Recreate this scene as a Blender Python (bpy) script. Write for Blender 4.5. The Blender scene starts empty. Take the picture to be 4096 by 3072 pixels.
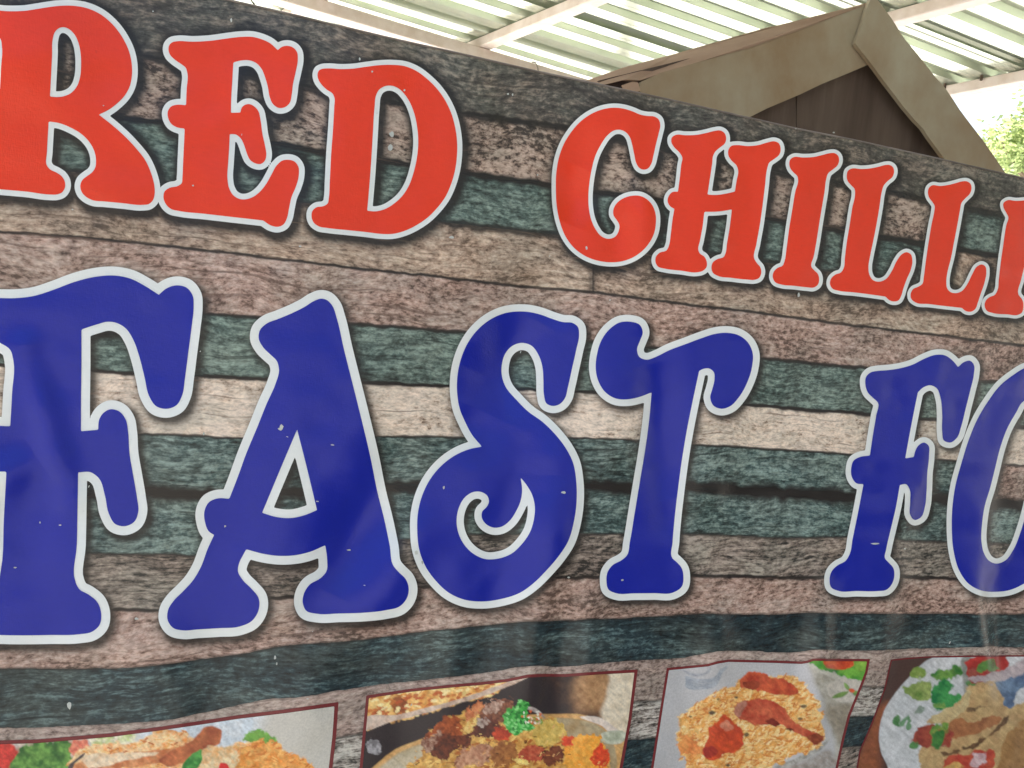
import bpy, math, random
import numpy as np
from mathutils import Matrix, Vector

# ------------------------------------------------------------------ camera
S = bpy.context.scene
COL = S.collection
F = 3315.0                                   # focal length in photo pixels (4096 x 3072)
# axes of the place (X along the sign, N into it, Z up) measured in camera axes (right, down, forward)
U = np.array([.937, .052, .3445]); U /= np.linalg.norm(U)
V = np.array([-.093, .991, .0934]); V -= U * V.dot(U); V /= np.linalg.norm(V)
N = np.cross(U, V)
EYE = np.array([0., 0., 1.6])
def cam2world(c): return Vector((float(np.dot(c, U)), float(np.dot(c, N)), float(-np.dot(c, V))))
right, down, fwd = cam2world([1, 0, 0]), cam2world([0, 1, 0]), cam2world([0, 0, 1])
cd = bpy.data.cameras.new('camera'); cam = bpy.data.objects.new('camera', cd); COL.objects.link(cam)
R3 = Matrix((right, -down, -fwd)).transposed()
cam.matrix_world = Matrix.Translation(EYE.tolist()) @ R3.to_4x4()
cd.sensor_width = 36; cd.lens = 36 * F / 4096; cd.clip_start = .02; cd.clip_end = 3000
S.camera = cam

# ------------------------------------------------------------------ sky, sun, exposure
SUN_EL, SUN_AZ = math.radians(50), math.radians(334)        # azimuth from +Y (north) clockwise
w = bpy.data.worlds.new('World'); S.world = w; w.use_nodes = True
nt = w.node_tree; nt.nodes.clear()
sk = nt.nodes.new('ShaderNodeTexSky'); sk.sky_type = 'NISHITA'; sk.sun_disc = False
sk.sun_elevation = SUN_EL; sk.sun_rotation = SUN_AZ; sk.dust_density = 8.0; sk.air_density = 1.2; sk.ozone_density = .6
bg = nt.nodes.new('ShaderNodeBackground'); bg.inputs[1].default_value = .15
ow = nt.nodes.new('ShaderNodeOutputWorld')
nt.links.new(sk.outputs[0], bg.inputs[0]); nt.links.new(bg.outputs[0], ow.inputs[0])
sl = bpy.data.lights.new('sun', 'SUN'); sl.energy = 4.5; sl.angle = math.radians(.5); sl.color = (1, .95, .87)
so = bpy.data.objects.new('sun', sl); COL.objects.link(so)
sd = Vector((math.sin(SUN_AZ) * math.cos(SUN_EL), math.cos(SUN_AZ) * math.cos(SUN_EL), math.sin(SUN_EL)))
so.rotation_euler = sd.to_track_quat('Z', 'Y').to_euler(); so.location = (0, -5, 12)
vs = S.view_settings; S.display_settings.display_device = 'sRGB'
vs.view_transform = 'Standard'; vs.look = 'None'; vs.gamma = 1; vs.use_curve_mapping = False
vs.exposure = 1.6

# ------------------------------------------------------------------ helpers
rng = np.random.default_rng(7)
def lin(r, g, b, k=1.0):
    c = np.array([r, g, b]) / 255.0
    c = np.where(c <= .04045, c / 12.92, ((c + .055) / 1.055) ** 2.4) * k
    return tuple(float(x) for x in c)
def rays(px, py):
    px = np.asarray(px, float); py = np.asarray(py, float)
    c = np.stack([px - 2048, py - 1536, np.full_like(px, F)], -1)
    return np.stack([c @ U, c @ N, -(c @ V)], -1)
def at(px, py, Y):
    d = rays(px, py); return EYE + d * (Y / d[..., 1:2])
def meshobj(name, verts, faces, mat, parent=None, smooth=False, **props):
    me = bpy.data.meshes.new(name); me.from_pydata([tuple(map(float, v)) for v in verts], [], [tuple(map(int, f)) for f in faces])
    if mat: me.materials.append(mat)
    me.update()
    if smooth: me.polygons.foreach_set('use_smooth', [True] * len(me.polygons))
    o = bpy.data.objects.new(name, me); COL.objects.link(o)
    if parent: o.parent = parent
    for k, v in props.items(): o[k] = v
    return o
def empty(name, loc, label, cat, group=None):
    o = bpy.data.objects.new(name, None); COL.objects.link(o)
    o['label'] = label; o['category'] = cat
    if group: o['group'] = group
    return o                                  # kept at the origin: its parts are built in place
def box(name, a, b, width, depth, mat, parent, up=Vector((0, 0, 1)), bevel=.004):
    """bar from a to b, width across, depth along 'up' (bar hangs below the line a-b)"""
    a, b = Vector(a), Vector(b); d = (b - a).normalized(); s = d.cross(up).normalized(); u = s.cross(d).normalized()
    e = min(bevel, width / 4, depth / 4); hw = width / 2
    ring = [(-hw + e, 0), (hw - e, 0), (hw, -e), (hw, -depth + e), (hw - e, -depth), (-hw + e, -depth), (-hw, -depth + e), (-hw, -e)]
    vs_ = [p + s * x + u * y for p in (a, b) for x, y in ring]
    fs = [(i, (i + 1) % 8, 8 + (i + 1) % 8, 8 + i) for i in range(8)] + [tuple(range(7, -1, -1)), tuple(range(8, 16))]
    return meshobj(name, vs_, fs, mat, parent)
def vnoise(x, y, s, seed):
    """smooth value noise on a lattice of size s"""
    x = np.asarray(x) / s; y = np.asarray(y) / s
    xi = np.floor(x).astype(int); yi = np.floor(y).astype(int); fx = x - xi; fy = y - yi
    fx = fx * fx * (3 - 2 * fx); fy = fy * fy * (3 - 2 * fy)
    def h(i, j):
        n = (i * 374761393 + j * 668265263 + seed * 974634777) & 0x7fffffff
        n = ((n ^ (n >> 13)) * 1274126177) & 0x7fffffff
        return ((n ^ (n >> 16)) & 0xffff) / 65535.0
    return (h(xi, yi) * (1 - fx) + h(xi + 1, yi) * fx) * (1 - fy) + (h(xi, yi + 1) * (1 - fx) + h(xi + 1, yi + 1) * fx) * fy
def smooth(a, b, x):
    t = np.clip((x - a) / (b - a), 0, 1); return t * t * (3 - 2 * t)

# ------------------------------------------------------------------ the sign's cloth surface
D = .85
FOLDS = [  # px ends, height towards the viewer (m), half width (m)
    ((100, 1390), (290, 2000), .0050, .010), ((290, 2000), (330, 2500), .0030, .022), ((-60, 1950), (170, 1830), .0045, .014),
    ((160, 1560), (60, 2300), -.004, .020), ((-30, 60), (260, 420), .0035, .030),
    ((2345, 640), (2250, 900), -.0060, .022), ((2566, 760), (2566, 1100), .0034, .013), ((2480, 780), (2500, 1040), -.0018, .02),
    ((2140, 1230), (1930, 1690), -.0095, .028), ((2010, 1240), (1880, 1500), .0022, .02), ((2220, 1850), (2180, 2450), .0065, .022),
    ((2620, 1400), (2700, 2050), -.0080, .024), ((2740, 1700), (2760, 2300), .0020, .018),
    ((1560, 1900), (1260, 2400), -.0090, .026), ((1420, 1950), (1180, 2450), .0022, .022), ((1660, 2150), (1400, 2500), .0055, .022),
    ((880, 2560), (1250, 2560), -.002, .03), ((1150, 2480), (1180, 3072), .0040, .030), ((960, 2600), (900, 3100), -.003, .028),
    ((2130, 2380), (2110, 2900), .0062, .018), ((2230, 2350), (2250, 3100), -.0045, .020), ((2350, 2420), (2330, 2800), .003, .016),
    ((2850, 2380), (2870, 2760), .0050, .020), ((2740, 2420), (2720, 2900), -.0035, .022), ((3180, 2400), (3210, 2740), -.0045, .020),
    ((3260, 2350), (3270, 2760), .0050, .016), ((3640, 2450), (3560, 3000), -.004, .028), ((3900, 2400), (3940, 2760), .0045, .020),
    ((3990, 2350), (4060, 2800), -.0045, .022), ((3250, 1000), (3230, 1500), -.0018, .03), ((3900, 2100), (3850, 2600), .003, .03),
    ((3060, 600), (2920, 1150), -.0025, .025), ((1700, 520), (1640, 1000), -.0018, .03), ((600, 2100), (760, 2550), -.0025, .035),
]
_F = []
for (a, b, h_, w_) in FOLDS:
    A = at(a[0], a[1], D); B = at(b[0], b[1], D); _F.append((A[[0, 2]], B[[0, 2]], h_, w_))
def disp(X, Z):
    d = .006 * np.sin(X * 7.1 + 1.3 * Z + .4) * np.cos(Z * 3.1 + .8) + .0035 * np.sin(X * 15 - 4 * Z)
    low = smooth(.10, -.38, Z - 1.6) * .8 + .2
    d = d + .65 * low * (.0032 * np.sin(X * 41 + 3 * np.sin(Z * 6) + .6) + .0020 * np.sin(X * 73 - 7 * Z) * np.sin(X * 11 + 1))
    d = d + (.0022 * (vnoise(X + 9, Z + 9, .055, 3) - .5) + .0012 * (vnoise(X + 9, Z + 9, .023, 5) - .5)) * 1.3
    for A, B, h_, w_ in _F:
        ab = B - A; L2 = ab.dot(ab)
        tt = ((X - A[0]) * ab[0] + (Z - A[1]) * ab[1]) / L2; tc = np.clip(tt, 0, 1)
        q = (X - A[0] - tc * ab[0]) ** 2 + (Z - A[1] - tc * ab[1]) ** 2
        fade = .35 + .65 * np.sin(np.pi * np.clip(tc, .08, .92))
        d = d + h_ * 2.0 * fade * np.exp(-q / (2 * w_ * w_))
    return d
def cloth(px, py, lift=0.0):
    d = rays(px, py); Y = np.full(d.shape[:-1], D - lift)
    for _ in range(5):
        P = EYE + d * (Y / d[..., 1])[..., None]
        Y = D - lift - disp(P[..., 0], P[..., 2])
    return EYE + d * (Y / d[..., 1])[..., None]

# ------------------------------------------------------------------ materials
def new_mat(name):
    m = bpy.data.materials.new(name); m.use_nodes = True; nt = m.node_tree
    return m, nt, nt.nodes, nt.links, nt.nodes['Principled BSDF']
def n_noise(nd, lk, vec, scale, detail=3, rough=.55, scl=None):
    if scl:
        mp = nd.new('ShaderNodeMapping'); mp.inputs['Scale'].default_value = scl; lk.new(vec, mp.inputs['Vector']); vec = mp.outputs[0]
    n = nd.new('ShaderNodeTexNoise'); n.inputs['Scale'].default_value = scale; n.inputs['Detail'].default_value = detail
    n.inputs['Roughness'].default_value = rough; lk.new(vec, n.inputs['Vector']); return n.outputs['Fac']
def n_ramp(nd, lk, fac, stops):
    r = nd.new('ShaderNodeValToRGB'); e = r.color_ramp.elements
    for i, (p, c) in enumerate(stops):
        el = e[i] if i < 2 else e.new(p)
        el.position = p; el.color = (*c, 1) if len(c) == 3 else c
    lk.new(fac, r.inputs[0]); return r.outputs[0]
def n_mix(nd, lk, a, b, fac, mode='MIX'):
    m = nd.new('ShaderNodeMix'); m.data_type = 'RGBA'; m.blend_type = mode
    for sock, v in ((m.inputs[0], fac), (m.inputs[6], a), (m.inputs[7], b)):
        if hasattr(v, 'links'): lk.new(v, sock)
        elif isinstance(v, tuple): sock.default_value = (*v, 1) if len(v) == 3 else v
        else: sock.default_value = v
    return m.outputs[2]
def n_math(nd, lk, op, a, b=0.0, clamp=False):
    m = nd.new('ShaderNodeMath'); m.operation = op; m.use_clamp = clamp
    for s_, v in ((m.inputs[0], a), (m.inputs[1], b)):
        if hasattr(v, 'links'): lk.new(v, s_)
        else: s_.default_value = v
    return m.outputs[0]
def weave_bump(nd, lk, bs, strength=.25):
    tc = nd.new('ShaderNodeTexCoord').outputs['Object']
    a = n_noise(nd, lk, tc, 900, 1, .5, (1, 1, .25)); b = n_noise(nd, lk, tc, 900, 1, .5, (.25, 1, 1)); c = n_noise(nd, lk, tc, 35, 3)
    s_ = n_math(nd, lk, 'ADD', a, b); s_ = n_math(nd, lk, 'ADD', s_, n_math(nd, lk, 'MULTIPLY', c, 2.2))
    bp = nd.new('ShaderNodeBump'); bp.inputs['Strength'].default_value = strength; bp.inputs['Distance'].default_value = .0006
    lk.new(s_, bp.inputs['Height']); lk.new(bp.outputs[0], bs.inputs['Normal'])
VROUGH = .25
VSPEC = .40
def vinyl(name, col, var=.10, grime=.25):
    m, nt, nd, lk, bs = new_mat(name)
    tc = nd.new('ShaderNodeTexCoord').outputs['Object']
    f = n_noise(nd, lk, tc, 260, 3, .6, (.5, 1, 1.6)); g = n_noise(nd, lk, tc, 9, 4, .6)
    c = n_mix(nd, lk, tuple(x * (1 - var) for x in col), tuple(min(1, x * (1 + var)) for x in col), f)
    spots = n_ramp(nd, lk, n_noise(nd, lk, tc, 150, 2, .6), [(.70, (0, 0, 0)), (.76, (1, 1, 1))])
    g2 = n_ramp(nd, lk, g, [(.42, (0, 0, 0)), (.75, (1, 1, 1))])
    c = n_mix(nd, lk, c, tuple(x * .72 + .012 for x in col), n_math(nd, lk, 'MULTIPLY', g2, grime))
    c = n_mix(nd, lk, c, tuple(x * .55 + .01 for x in col), n_math(nd, lk, 'MULTIPLY', spots, grime))
    lk.new(c, bs.inputs['Base Color']); bs.inputs['Roughness'].default_value = VROUGH; bs.inputs['Specular IOR Level'].default_value = VSPEC
    weave_bump(nd, lk, bs); return m
def wood_print(name, mid, dark, light, blotch=.0, contrast=1.0, lo=.40, hi=.60, tint=.28):
    """photo print of weathered timber on vinyl; attribute 'shade' is the printed drop shadow and plank joints"""
    m, nt, nd, lk, bs = new_mat(name)
    at_ = nd.new('ShaderNodeAttribute'); at_.attribute_name = 'grain'; v = at_.outputs['Vector']
    warp = nd.new('ShaderNodeTexNoise'); warp.inputs['Scale'].default_value = 9; warp.inputs['Detail'].default_value = 2; lk.new(v, warp.inputs['Vector'])
    vm = nd.new('ShaderNodeVectorMath'); vm.operation = 'SCALE'; lk.new(warp.outputs['Color'], vm.inputs[0]); vm.inputs['Scale'].default_value = .03
    va = nd.new('ShaderNodeVectorMath'); va.operation = 'ADD'; lk.new(v, va.inputs[0]); lk.new(vm.outputs[0], va.inputs[1]); v2 = va.outputs[0]
    streak = n_noise(nd, lk, v2, 1, 4, .62, (62, 330, 40)); st2 = n_noise(nd, lk, v2, 1, 3, .6, (20, 190, 40))
    pit = n_noise(nd, lk, v2, 1, 3, .65, (130, 230, 40)); big = n_noise(nd, lk, v2, 1, 3, .5, (9, 26, 40))
    a = n_math(nd, lk, 'ADD', n_math(nd, lk, 'MULTIPLY', streak, .55 * (1 - blotch)), n_math(nd, lk, 'MULTIPLY', pit, .45 + .55 * blotch))
    a = n_math(nd, lk, 'ADD', n_math(nd, lk, 'MULTIPLY', a, .62), n_math(nd, lk, 'MULTIPLY', st2, .20 * (1 - blotch * .5)))
    a = n_math(nd, lk, 'ADD', a, n_math(nd, lk, 'MULTIPLY', big, .20 + .10 * blotch))
    c = n_ramp(nd, lk, a, [(lo + .025, dark), ((lo + hi) / 2 - .01, mid), (hi - .02, light)])
    if tint > 0:
        tn = n_ramp(nd, lk, n_noise(nd, lk, v, 1, 3, .6, (11, 24, 40)), [(.42, (0, 0, 0)), (.62, (1, 1, 1))])
        gz = n_ramp(nd, lk, a, [(lo + .01, lin(44, 52, 46)), (hi, lin(150, 160, 146))])
        c = n_mix(nd, lk, c, gz, n_math(nd, lk, 'MULTIPLY', tn, tint))
    pm = n_ramp(nd, lk, n_noise(nd, lk, v2, 1, 2, .6, (95, 260, 40)), [(.36, (.74, .73, .72)), (.46, (1, 1, 1)), (.66, (1.16, 1.16, 1.15))])
    fm = n_ramp(nd, lk, n_noise(nd, lk, v2, 1, 2, .5, (330, 620, 40)), [(.32, (.86, .86, .86)), (.68, (1.13, 1.13, 1.13))])
    c = n_mix(nd, lk, c, pm, 1.0, 'MULTIPLY'); c = n_mix(nd, lk, c, fm, 1.0, 'MULTIPLY')
    sh = nd.new('ShaderNodeAttribute'); sh.attribute_name = 'shade'
    c = n_mix(nd, lk, lin(30, 26, 24), c, sh.outputs['Fac'])
    crack = n_ramp(nd, lk, n_noise(nd, lk, v2, 1, 2, .5, (7, 260, 40)), [(.30, (1, 1, 1)), (.37, (0, 0, 0))])
    c = n_mix(nd, lk, c, dark, n_math(nd, lk, 'MULTIPLY', crack, .6))
    lk.new(c, bs.inputs['Base Color']); bs.inputs['Roughness'].default_value = VROUGH; bs.inputs['Specular IOR Level'].default_value = VSPEC
    weave_bump(nd, lk, bs); return m
def painted(name):
    """colours of a printed photograph, stored per vertex"""
    m, nt, nd, lk, bs = new_mat(name)
    a = nd.new('ShaderNodeAttribute'); a.attribute_name = 'ink'
    tc = nd.new('ShaderNodeTexCoord').outputs['Object']
    f = n_noise(nd, lk, tc, 420, 3, .65)
    g = n_ramp(nd, lk, f, [(.3, (.86, .86, .86)), (.7, (1.1, 1.1, 1.1))])
    lk.new(n_mix(nd, lk, a.outputs['Color'], g, 1.0, 'MULTIPLY'), bs.inputs['Base Color'])
    bs.inputs['Roughness'].default_value = VROUGH; bs.inputs['Specular IOR Level'].default_value = VSPEC; weave_bump(nd, lk, bs); return m
def rough_mat(name, c1, c2, scale=8, rough=.7, metal=0.0, stretch=(1, 1, 1), bump=.15, stops=(.35, .65), detail=5):
    m, nt, nd, lk, bs = new_mat(name)
    tc = nd.new('ShaderNodeTexCoord').outputs['Object']
    f = n_noise(nd, lk, tc, scale, detail, .6, stretch)
    lk.new(n_ramp(nd, lk, f, [(stops[0], c1), (stops[1], c2)]), bs.inputs['Base Color'])
    bs.inputs['Roughness'].default_value = rough; bs.inputs['Metallic'].default_value = metal
    bp = nd.new('ShaderNodeBump'); bp.inputs['Strength'].default_value = bump; bp.inputs['Distance'].default_value = .004
    lk.new(n_noise(nd, lk, tc, scale * 4, 4, .6, stretch), bp.inputs['Height']); lk.new(bp.outputs[0], bs.inputs['Normal'])
    return m

K = 1.04
M = {
 'brownblack': wood_print('print_brown_black_timber', lin(86, 80, 73, K), lin(54, 49, 45, K), lin(156, 140, 124, K), .45, 1, .38, .64),
 'pink': wood_print('print_pinkish_timber', lin(146, 122, 107, K), lin(72, 58, 50, K), lin(196, 172, 154, K), .9, 1, .41, .58),
 'teal': wood_print('print_grey_green_timber', lin(76, 94, 88, K), lin(38, 47, 43, K), lin(138, 158, 146, K), .35, 1, .38, .62),
 'tan': wood_print('print_tan_timber', lin(170, 144, 124, K), lin(104, 85, 70, K), lin(208, 186, 164, K), .35, 1, .40, .62),
 'rose': wood_print('print_rosy_timber', lin(164, 134, 120, K), lin(98, 76, 66, K), lin(198, 172, 158, K), .75, 1, .40, .62),
 'cream': wood_print('print_cream_timber', lin(200, 178, 158, K), lin(104, 82, 68, K), lin(226, 208, 190, K), .55, 1, .36, .54),
 'slate': wood_print('print_slate_green_timber', lin(66, 86, 84, K), lin(24, 34, 33, K), lin(138, 158, 150, K), .25, 1, .38, .62),
 'greybrown': wood_print('print_grey_brown_timber', lin(122, 108, 98, K), lin(50, 46, 42, K), lin(176, 160, 146, K), .05, 1, .41, .60),
 'darkteal': wood_print('print_dark_teal_timber', lin(40, 58, 63, K), lin(18, 29, 33, K), lin(104, 130, 130, K), .1, 1, .40, .68),
 'dusty': wood_print('print_dusty_pink_timber', lin(164, 142, 132, K), lin(112, 94, 86, K), lin(190, 170, 158, K), .8, 1, .38, .62),
 'bark': wood_print('print_lined_grey_timber', lin(128, 118, 110, K), lin(58, 54, 50, K), lin(196, 188, 178, K), 0, 1, .42, .58),
}
M_RED = vinyl('red_print', lin(224, 54, 22, 1.12), .07, .22)
M_BLUE = vinyl('blue_print', lin(8, 28, 150, 1.08), .10, .22)
M_WHITE = vinyl('white_print', lin(222, 226, 224, 1.1), .04, .22)
M_MAROON = vinyl('maroon_print', lin(118, 44, 46, K), .1, .2)
M_PHOTO = painted('food_photo_print')

# ------------------------------------------------------------------ outlines (photo pixels, traced)
def P(s, sx, sy, pts): return [((p[0] / s + sx), (p[1] / s + sy), len(p) > 2) for p in pts]
def spline(pts, sub=5):
    """closed Catmull-Rom through pts; points with a third element True are corners"""
    n = len(pts); out = []
    for i in range(n):
        p0, p1, p2, p3 = pts[i - 1], pts[i], pts[(i + 1) % n], pts[(i + 2) % n]
        a = np.array(p0[:2]); b = np.array(p1[:2]); c = np.array(p2[:2]); d = np.array(p3[:2])
        if p1[2]: a = b - (c - b) * .5
        if p2[2]: d = c + (c - b) * .5
        l1 = max(np.linalg.norm(b - a), 1e-3); l2 = max(np.linalg.norm(c - b), 1e-3); l3 = max(np.linalg.norm(d - c), 1e-3)
        # non-uniform (chord length) tangents, so that long straight runs stay straight
        m1 = ((b - a) / l1 * l2 + (c - b) / l2 * l1) / (l1 + l2) * l2
        m2 = ((c - b) / l2 * l3 + (d - c) / l3 * l2) / (l2 + l3) * l2
        for k in range(sub):
            t = k / sub; t2 = t * t; t3 = t2 * t
            out.append((2 * t3 - 3 * t2 + 1) * b + (t3 - 2 * t2 + t) * m1 + (-2 * t3 + 3 * t2) * c + (t3 - t2) * m2)
    return np.array(out)
C = 1
LET = []   # (kind, char, outline offset px, [polygons])
s1 = 1.8433
LET.append(('red', 'R', 23, [P(s1, 0, 0, [(-60,78),(60,83),(180,80),(300,62),(420,45),(530,42),(640,60),(740,105),(830,180),(905,280),(955,390),(972,480),(972,560),(955,640),(915,710),(860,765),(800,810),(728,845,C),(830,925),(920,1005),(1000,1090),(1070,1180),(1115,1280),(1138,1370),(1140,1430),(1125,1480),(1095,1505),(1060,1510),(900,1497),(760,1484),(690,1478),(640,1455),(605,1420),(592,1370),(605,1330),(640,1300),(680,1270),(702,1235),(708,1190),(700,1130),(680,1080),(645,1030),(590,980),(520,940),(440,908),(358,895,C),(352,1010),(346,1120),(346,1222),(370,1250),(415,1272),(455,1300),(478,1340),(478,1385),(455,1420),(420,1433),(370,1434),(200,1413),(0,1395),(-100,1385),(-160,1360),(-190,1310),(-170,1260),(-100,1230),(-60,1200),(-50,1100),(-40,960,C),(-100,930),(-140,850),(-120,760),(-60,705),(0,655,C),(8,500),(14,340),(4,288),(-30,258),(-90,230),(-135,180),(-140,125),(-110,88)]),
    P(s1, 0, 0, [(368,712,C),(376,560),(384,400),(388,290),(405,235),(435,207),(470,200),(510,215),(550,255),(580,320),(595,400),(598,480),(590,570),(565,640),(525,685),(470,710),(420,716)])]))
LET.append(('red', 'E', 23, [P(s1, 0, 0, [(1300,305),(1420,308),(1560,300),(1680,283),(1780,272),(1860,272),(1930,290),(1990,318),(2048,370,C),(2080,345),(2120,338),(2160,350),(2190,385),(2196,430),(2180,530),(2160,620),(2150,700),(2135,760),(2100,790),(2055,795),(2015,770),(1990,720),(1975,640),(1955,570),(1930,510),(1890,465),(1840,445),(1780,445),(1720,460,C),(1712,600),(1704,740),(1702,832,C),(1772,830,C),(1785,790),(1810,772),(1840,768),(1875,785),(1905,820),(1920,880),(1935,990),(1955,1080),(1963,1140),(1955,1180),(1925,1208),(1885,1205),(1845,1180),(1820,1130),(1800,1070),(1775,1020),(1740,992),(1694,988,C),(1690,1080),(1682,1200),(1677,1320),(1690,1390),(1720,1440),(1770,1468),(1810,1470),(1860,1455),(1910,1420),(1960,1360),(2000,1290),(2040,1220),(2080,1185),(2125,1178),(2170,1190),(2200,1230),(2203,1290),(2180,1380),(2150,1450),(2130,1540),(2115,1610),(2090,1655),(2050,1672),(2000,1663),(1940,1625,C),(1700,1598),(1500,1575),(1320,1555),(1260,1540),(1220,1500),(1205,1450),(1215,1410),(1250,1385),(1310,1372),(1340,1350),(1345,1310),(1350,1200),(1356,1080),(1362,948,C),(1310,940),(1265,915),(1240,870),(1238,820),(1262,785),(1300,773),(1372,776,C),(1376,660),(1382,540),(1370,500),(1340,475),(1290,440),(1255,405),(1242,365),(1250,330),(1270,312)])]))
LET.append(('red', 'D', 20.5, [P(s1, 1200, 100, [(160,325),(210,320),(290,325),(390,322),(490,308),(580,297),(680,294),(770,303),(860,340),(940,400),(1010,470),(1070,555),(1115,650),(1145,760),(1158,860),(1158,950),(1145,1060),(1115,1170),(1070,1270),(1010,1350),(940,1420),(860,1475),(770,1518),(680,1540),(600,1540),(500,1528),(350,1512),(200,1496),(140,1485),(100,1455),(85,1410),(92,1370),(120,1345),(175,1335),(205,1315),(212,1280),(220,1150),(230,950),(245,750),(253,600),(255,540),(240,505),(200,478),(160,440),(135,400),(130,360),(140,335)]),
    P(s1, 1200, 100, [(495,1370,C),(510,1200),(525,1000),(537,800),(550,600),(560,520),(585,475),(630,450),(680,448),(730,470),(775,515),(815,580),(845,660),(865,760),(872,870),(862,980),(840,1080),(805,1180),(755,1260),(690,1320),(620,1360),(560,1374)])]))
LET.append(('red', 'C', 17.5, [P(s1, 2100, 350, [(640,150),(560,165),(480,200),(400,260),(340,330),(290,410),(255,500),(232,620),(228,750),(235,880),(260,1000),(300,1100),(360,1180),(440,1240),(530,1275),(620,1288),(720,1280),(800,1250),(870,1200),(920,1140),(950,1080),(965,1000),(962,930),(940,870),(900,825),(850,800),(790,798),(730,815),(680,850),(652,900),(652,940),(675,975),(695,1010),(690,1060),(665,1100),(615,1116),(560,1095),(520,1045),(490,980),(472,900),(467,800),(475,700),(490,610),(520,500),(560,420),(610,350),(660,315),(710,313),(750,335),(775,370),(790,420),(805,490),(820,555),(840,590),(870,605),(905,598),(930,565),(945,510),(965,420),(985,340),(997,275),(985,235),(955,215),(900,210),(850,200),(790,175),(720,155)])]))
LET.append(('red', 'H', 15.8, [P(s1, 2100, 350, [(1110,350),(1180,352),(1260,350),(1340,335),(1400,320),(1440,317),(1470,335),(1483,375),(1475,410),(1440,440),(1405,470),(1388,500),(1380,560),(1365,660),(1345,790,C),(1400,793),(1470,785),(1548,768,C),(1560,690),(1572,610),(1560,575),(1525,540),(1500,500),(1500,460),(1520,432),(1560,425),(1640,432),(1720,425),(1790,405),(1840,397),(1870,410),(1885,450),(1875,495),(1840,525),(1800,555),(1785,600),(1770,720),(1750,880),(1730,1020),(1705,1160),(1690,1262),(1710,1295),(1735,1325),(1742,1365),(1725,1405),(1690,1418),(1640,1416),(1520,1403),(1420,1388),(1385,1365),(1375,1330),(1385,1290),(1420,1265),(1465,1250),(1478,1225),(1490,1150),(1510,1030),(1526,898,C),(1460,910),(1390,916),(1322,916,C),(1310,1020),(1290,1130),(1278,1200),(1290,1225),(1320,1245),(1340,1285),(1338,1325),(1310,1352),(1270,1362),(1150,1350),(1030,1335),(980,1320),(962,1285),(965,1250),(990,1220),(1045,1200),(1060,1170),(1075,1080),(1090,960),(1102,895,C),(1070,875),(1052,840),(1060,800),(1085,772),(1128,768,C),(1140,680),(1152,570),(1160,515),(1140,480),(1100,440),(1080,405),(1082,370)])]))
s4 = 1.8431
LET.append(('red', 'I', 15, [P(s4, 3000, 450, [(320,330),(390,332),(470,328),(540,312),(590,300),(625,300),(650,320),(657,355),(645,390),(610,420),(575,450),(562,490),(550,580),(530,700),(510,820),(490,950),(470,1060),(453,1140),(475,1165),(500,1190),(510,1230),(500,1270),(470,1290),(420,1288),(320,1277),(230,1268),(185,1250),(168,1215),(175,1175),(205,1145),(240,1130),(255,1095),(270,1000),(290,850),(315,700),(335,580),(355,500),(350,470),(325,445),(300,415),(290,380),(298,345)])]))
LET.append(('red', 'L', 14.5, [P(s4, 3000, 450, [(745,415),(820,417),(890,412),(950,400),(1000,387),(1030,387),(1055,405),(1062,440),(1050,475),(1015,505),(985,540),(970,590),(955,690),(935,810),(910,940),(885,1060),(873,1140),(880,1195),(905,1235),(950,1248),(1000,1230),(1045,1170),(1085,1090),(1120,1045),(1155,1030),(1185,1045),(1197,1090),(1185,1160),(1155,1230),(1130,1300),(1115,1350),(1095,1385),(1060,1393),(1025,1382),(1000,1357,C),(880,1340),(760,1325),(650,1313),(610,1300),(590,1265),(598,1225),(630,1195),(670,1180),(690,1150),(700,1070),(715,950),(735,830),(755,700),(775,600),(772,565),(745,535),(718,500),(714,460),(722,430)])]))
LET.append(('red', 'L', 13.5, [P(s4, 3000, 450, [(1340,538),(1400,542),(1460,535),(1520,520),(1565,508),(1600,508),(1625,525),(1633,560),(1620,600),(1590,630),(1560,665),(1548,720),(1530,820),(1505,950),(1480,1080),(1455,1180),(1447,1250),(1455,1300),(1480,1325),(1520,1332),(1560,1318),(1600,1270),(1640,1190),(1675,1135),(1710,1120),(1735,1135),(1742,1180),(1730,1250),(1700,1340),(1680,1400),(1660,1450),(1630,1468),(1592,1464),(1562,1440,C),(1450,1428),(1320,1412),(1220,1400),(1190,1375),(1185,1335),(1205,1300),(1240,1285),(1270,1265),(1282,1210),(1295,1110),(1315,970),(1340,820),(1360,720),(1362,690),(1345,660),(1320,625),(1312,585),(1320,555)])]))
LET.append(('red', 'I', 13, [P(s4, 3000, 450, [(1895,648),(1960,652),(2020,648),(2100,630),(2160,620),(2185,650),(2180,700),(2130,750),(2110,790),(2080,900),(2045,1050),(2000,1230),(1978,1340),(2010,1385),(2015,1430),(2005,1475),(1975,1492),(1900,1488),(1790,1478),(1745,1460),(1730,1420),(1740,1385),(1770,1360),(1805,1345),(1825,1310),(1835,1230),(1850,1100),(1870,960),(1890,830),(1905,770),(1890,740),(1870,700),(1868,670)])]))
sF = .976
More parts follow.
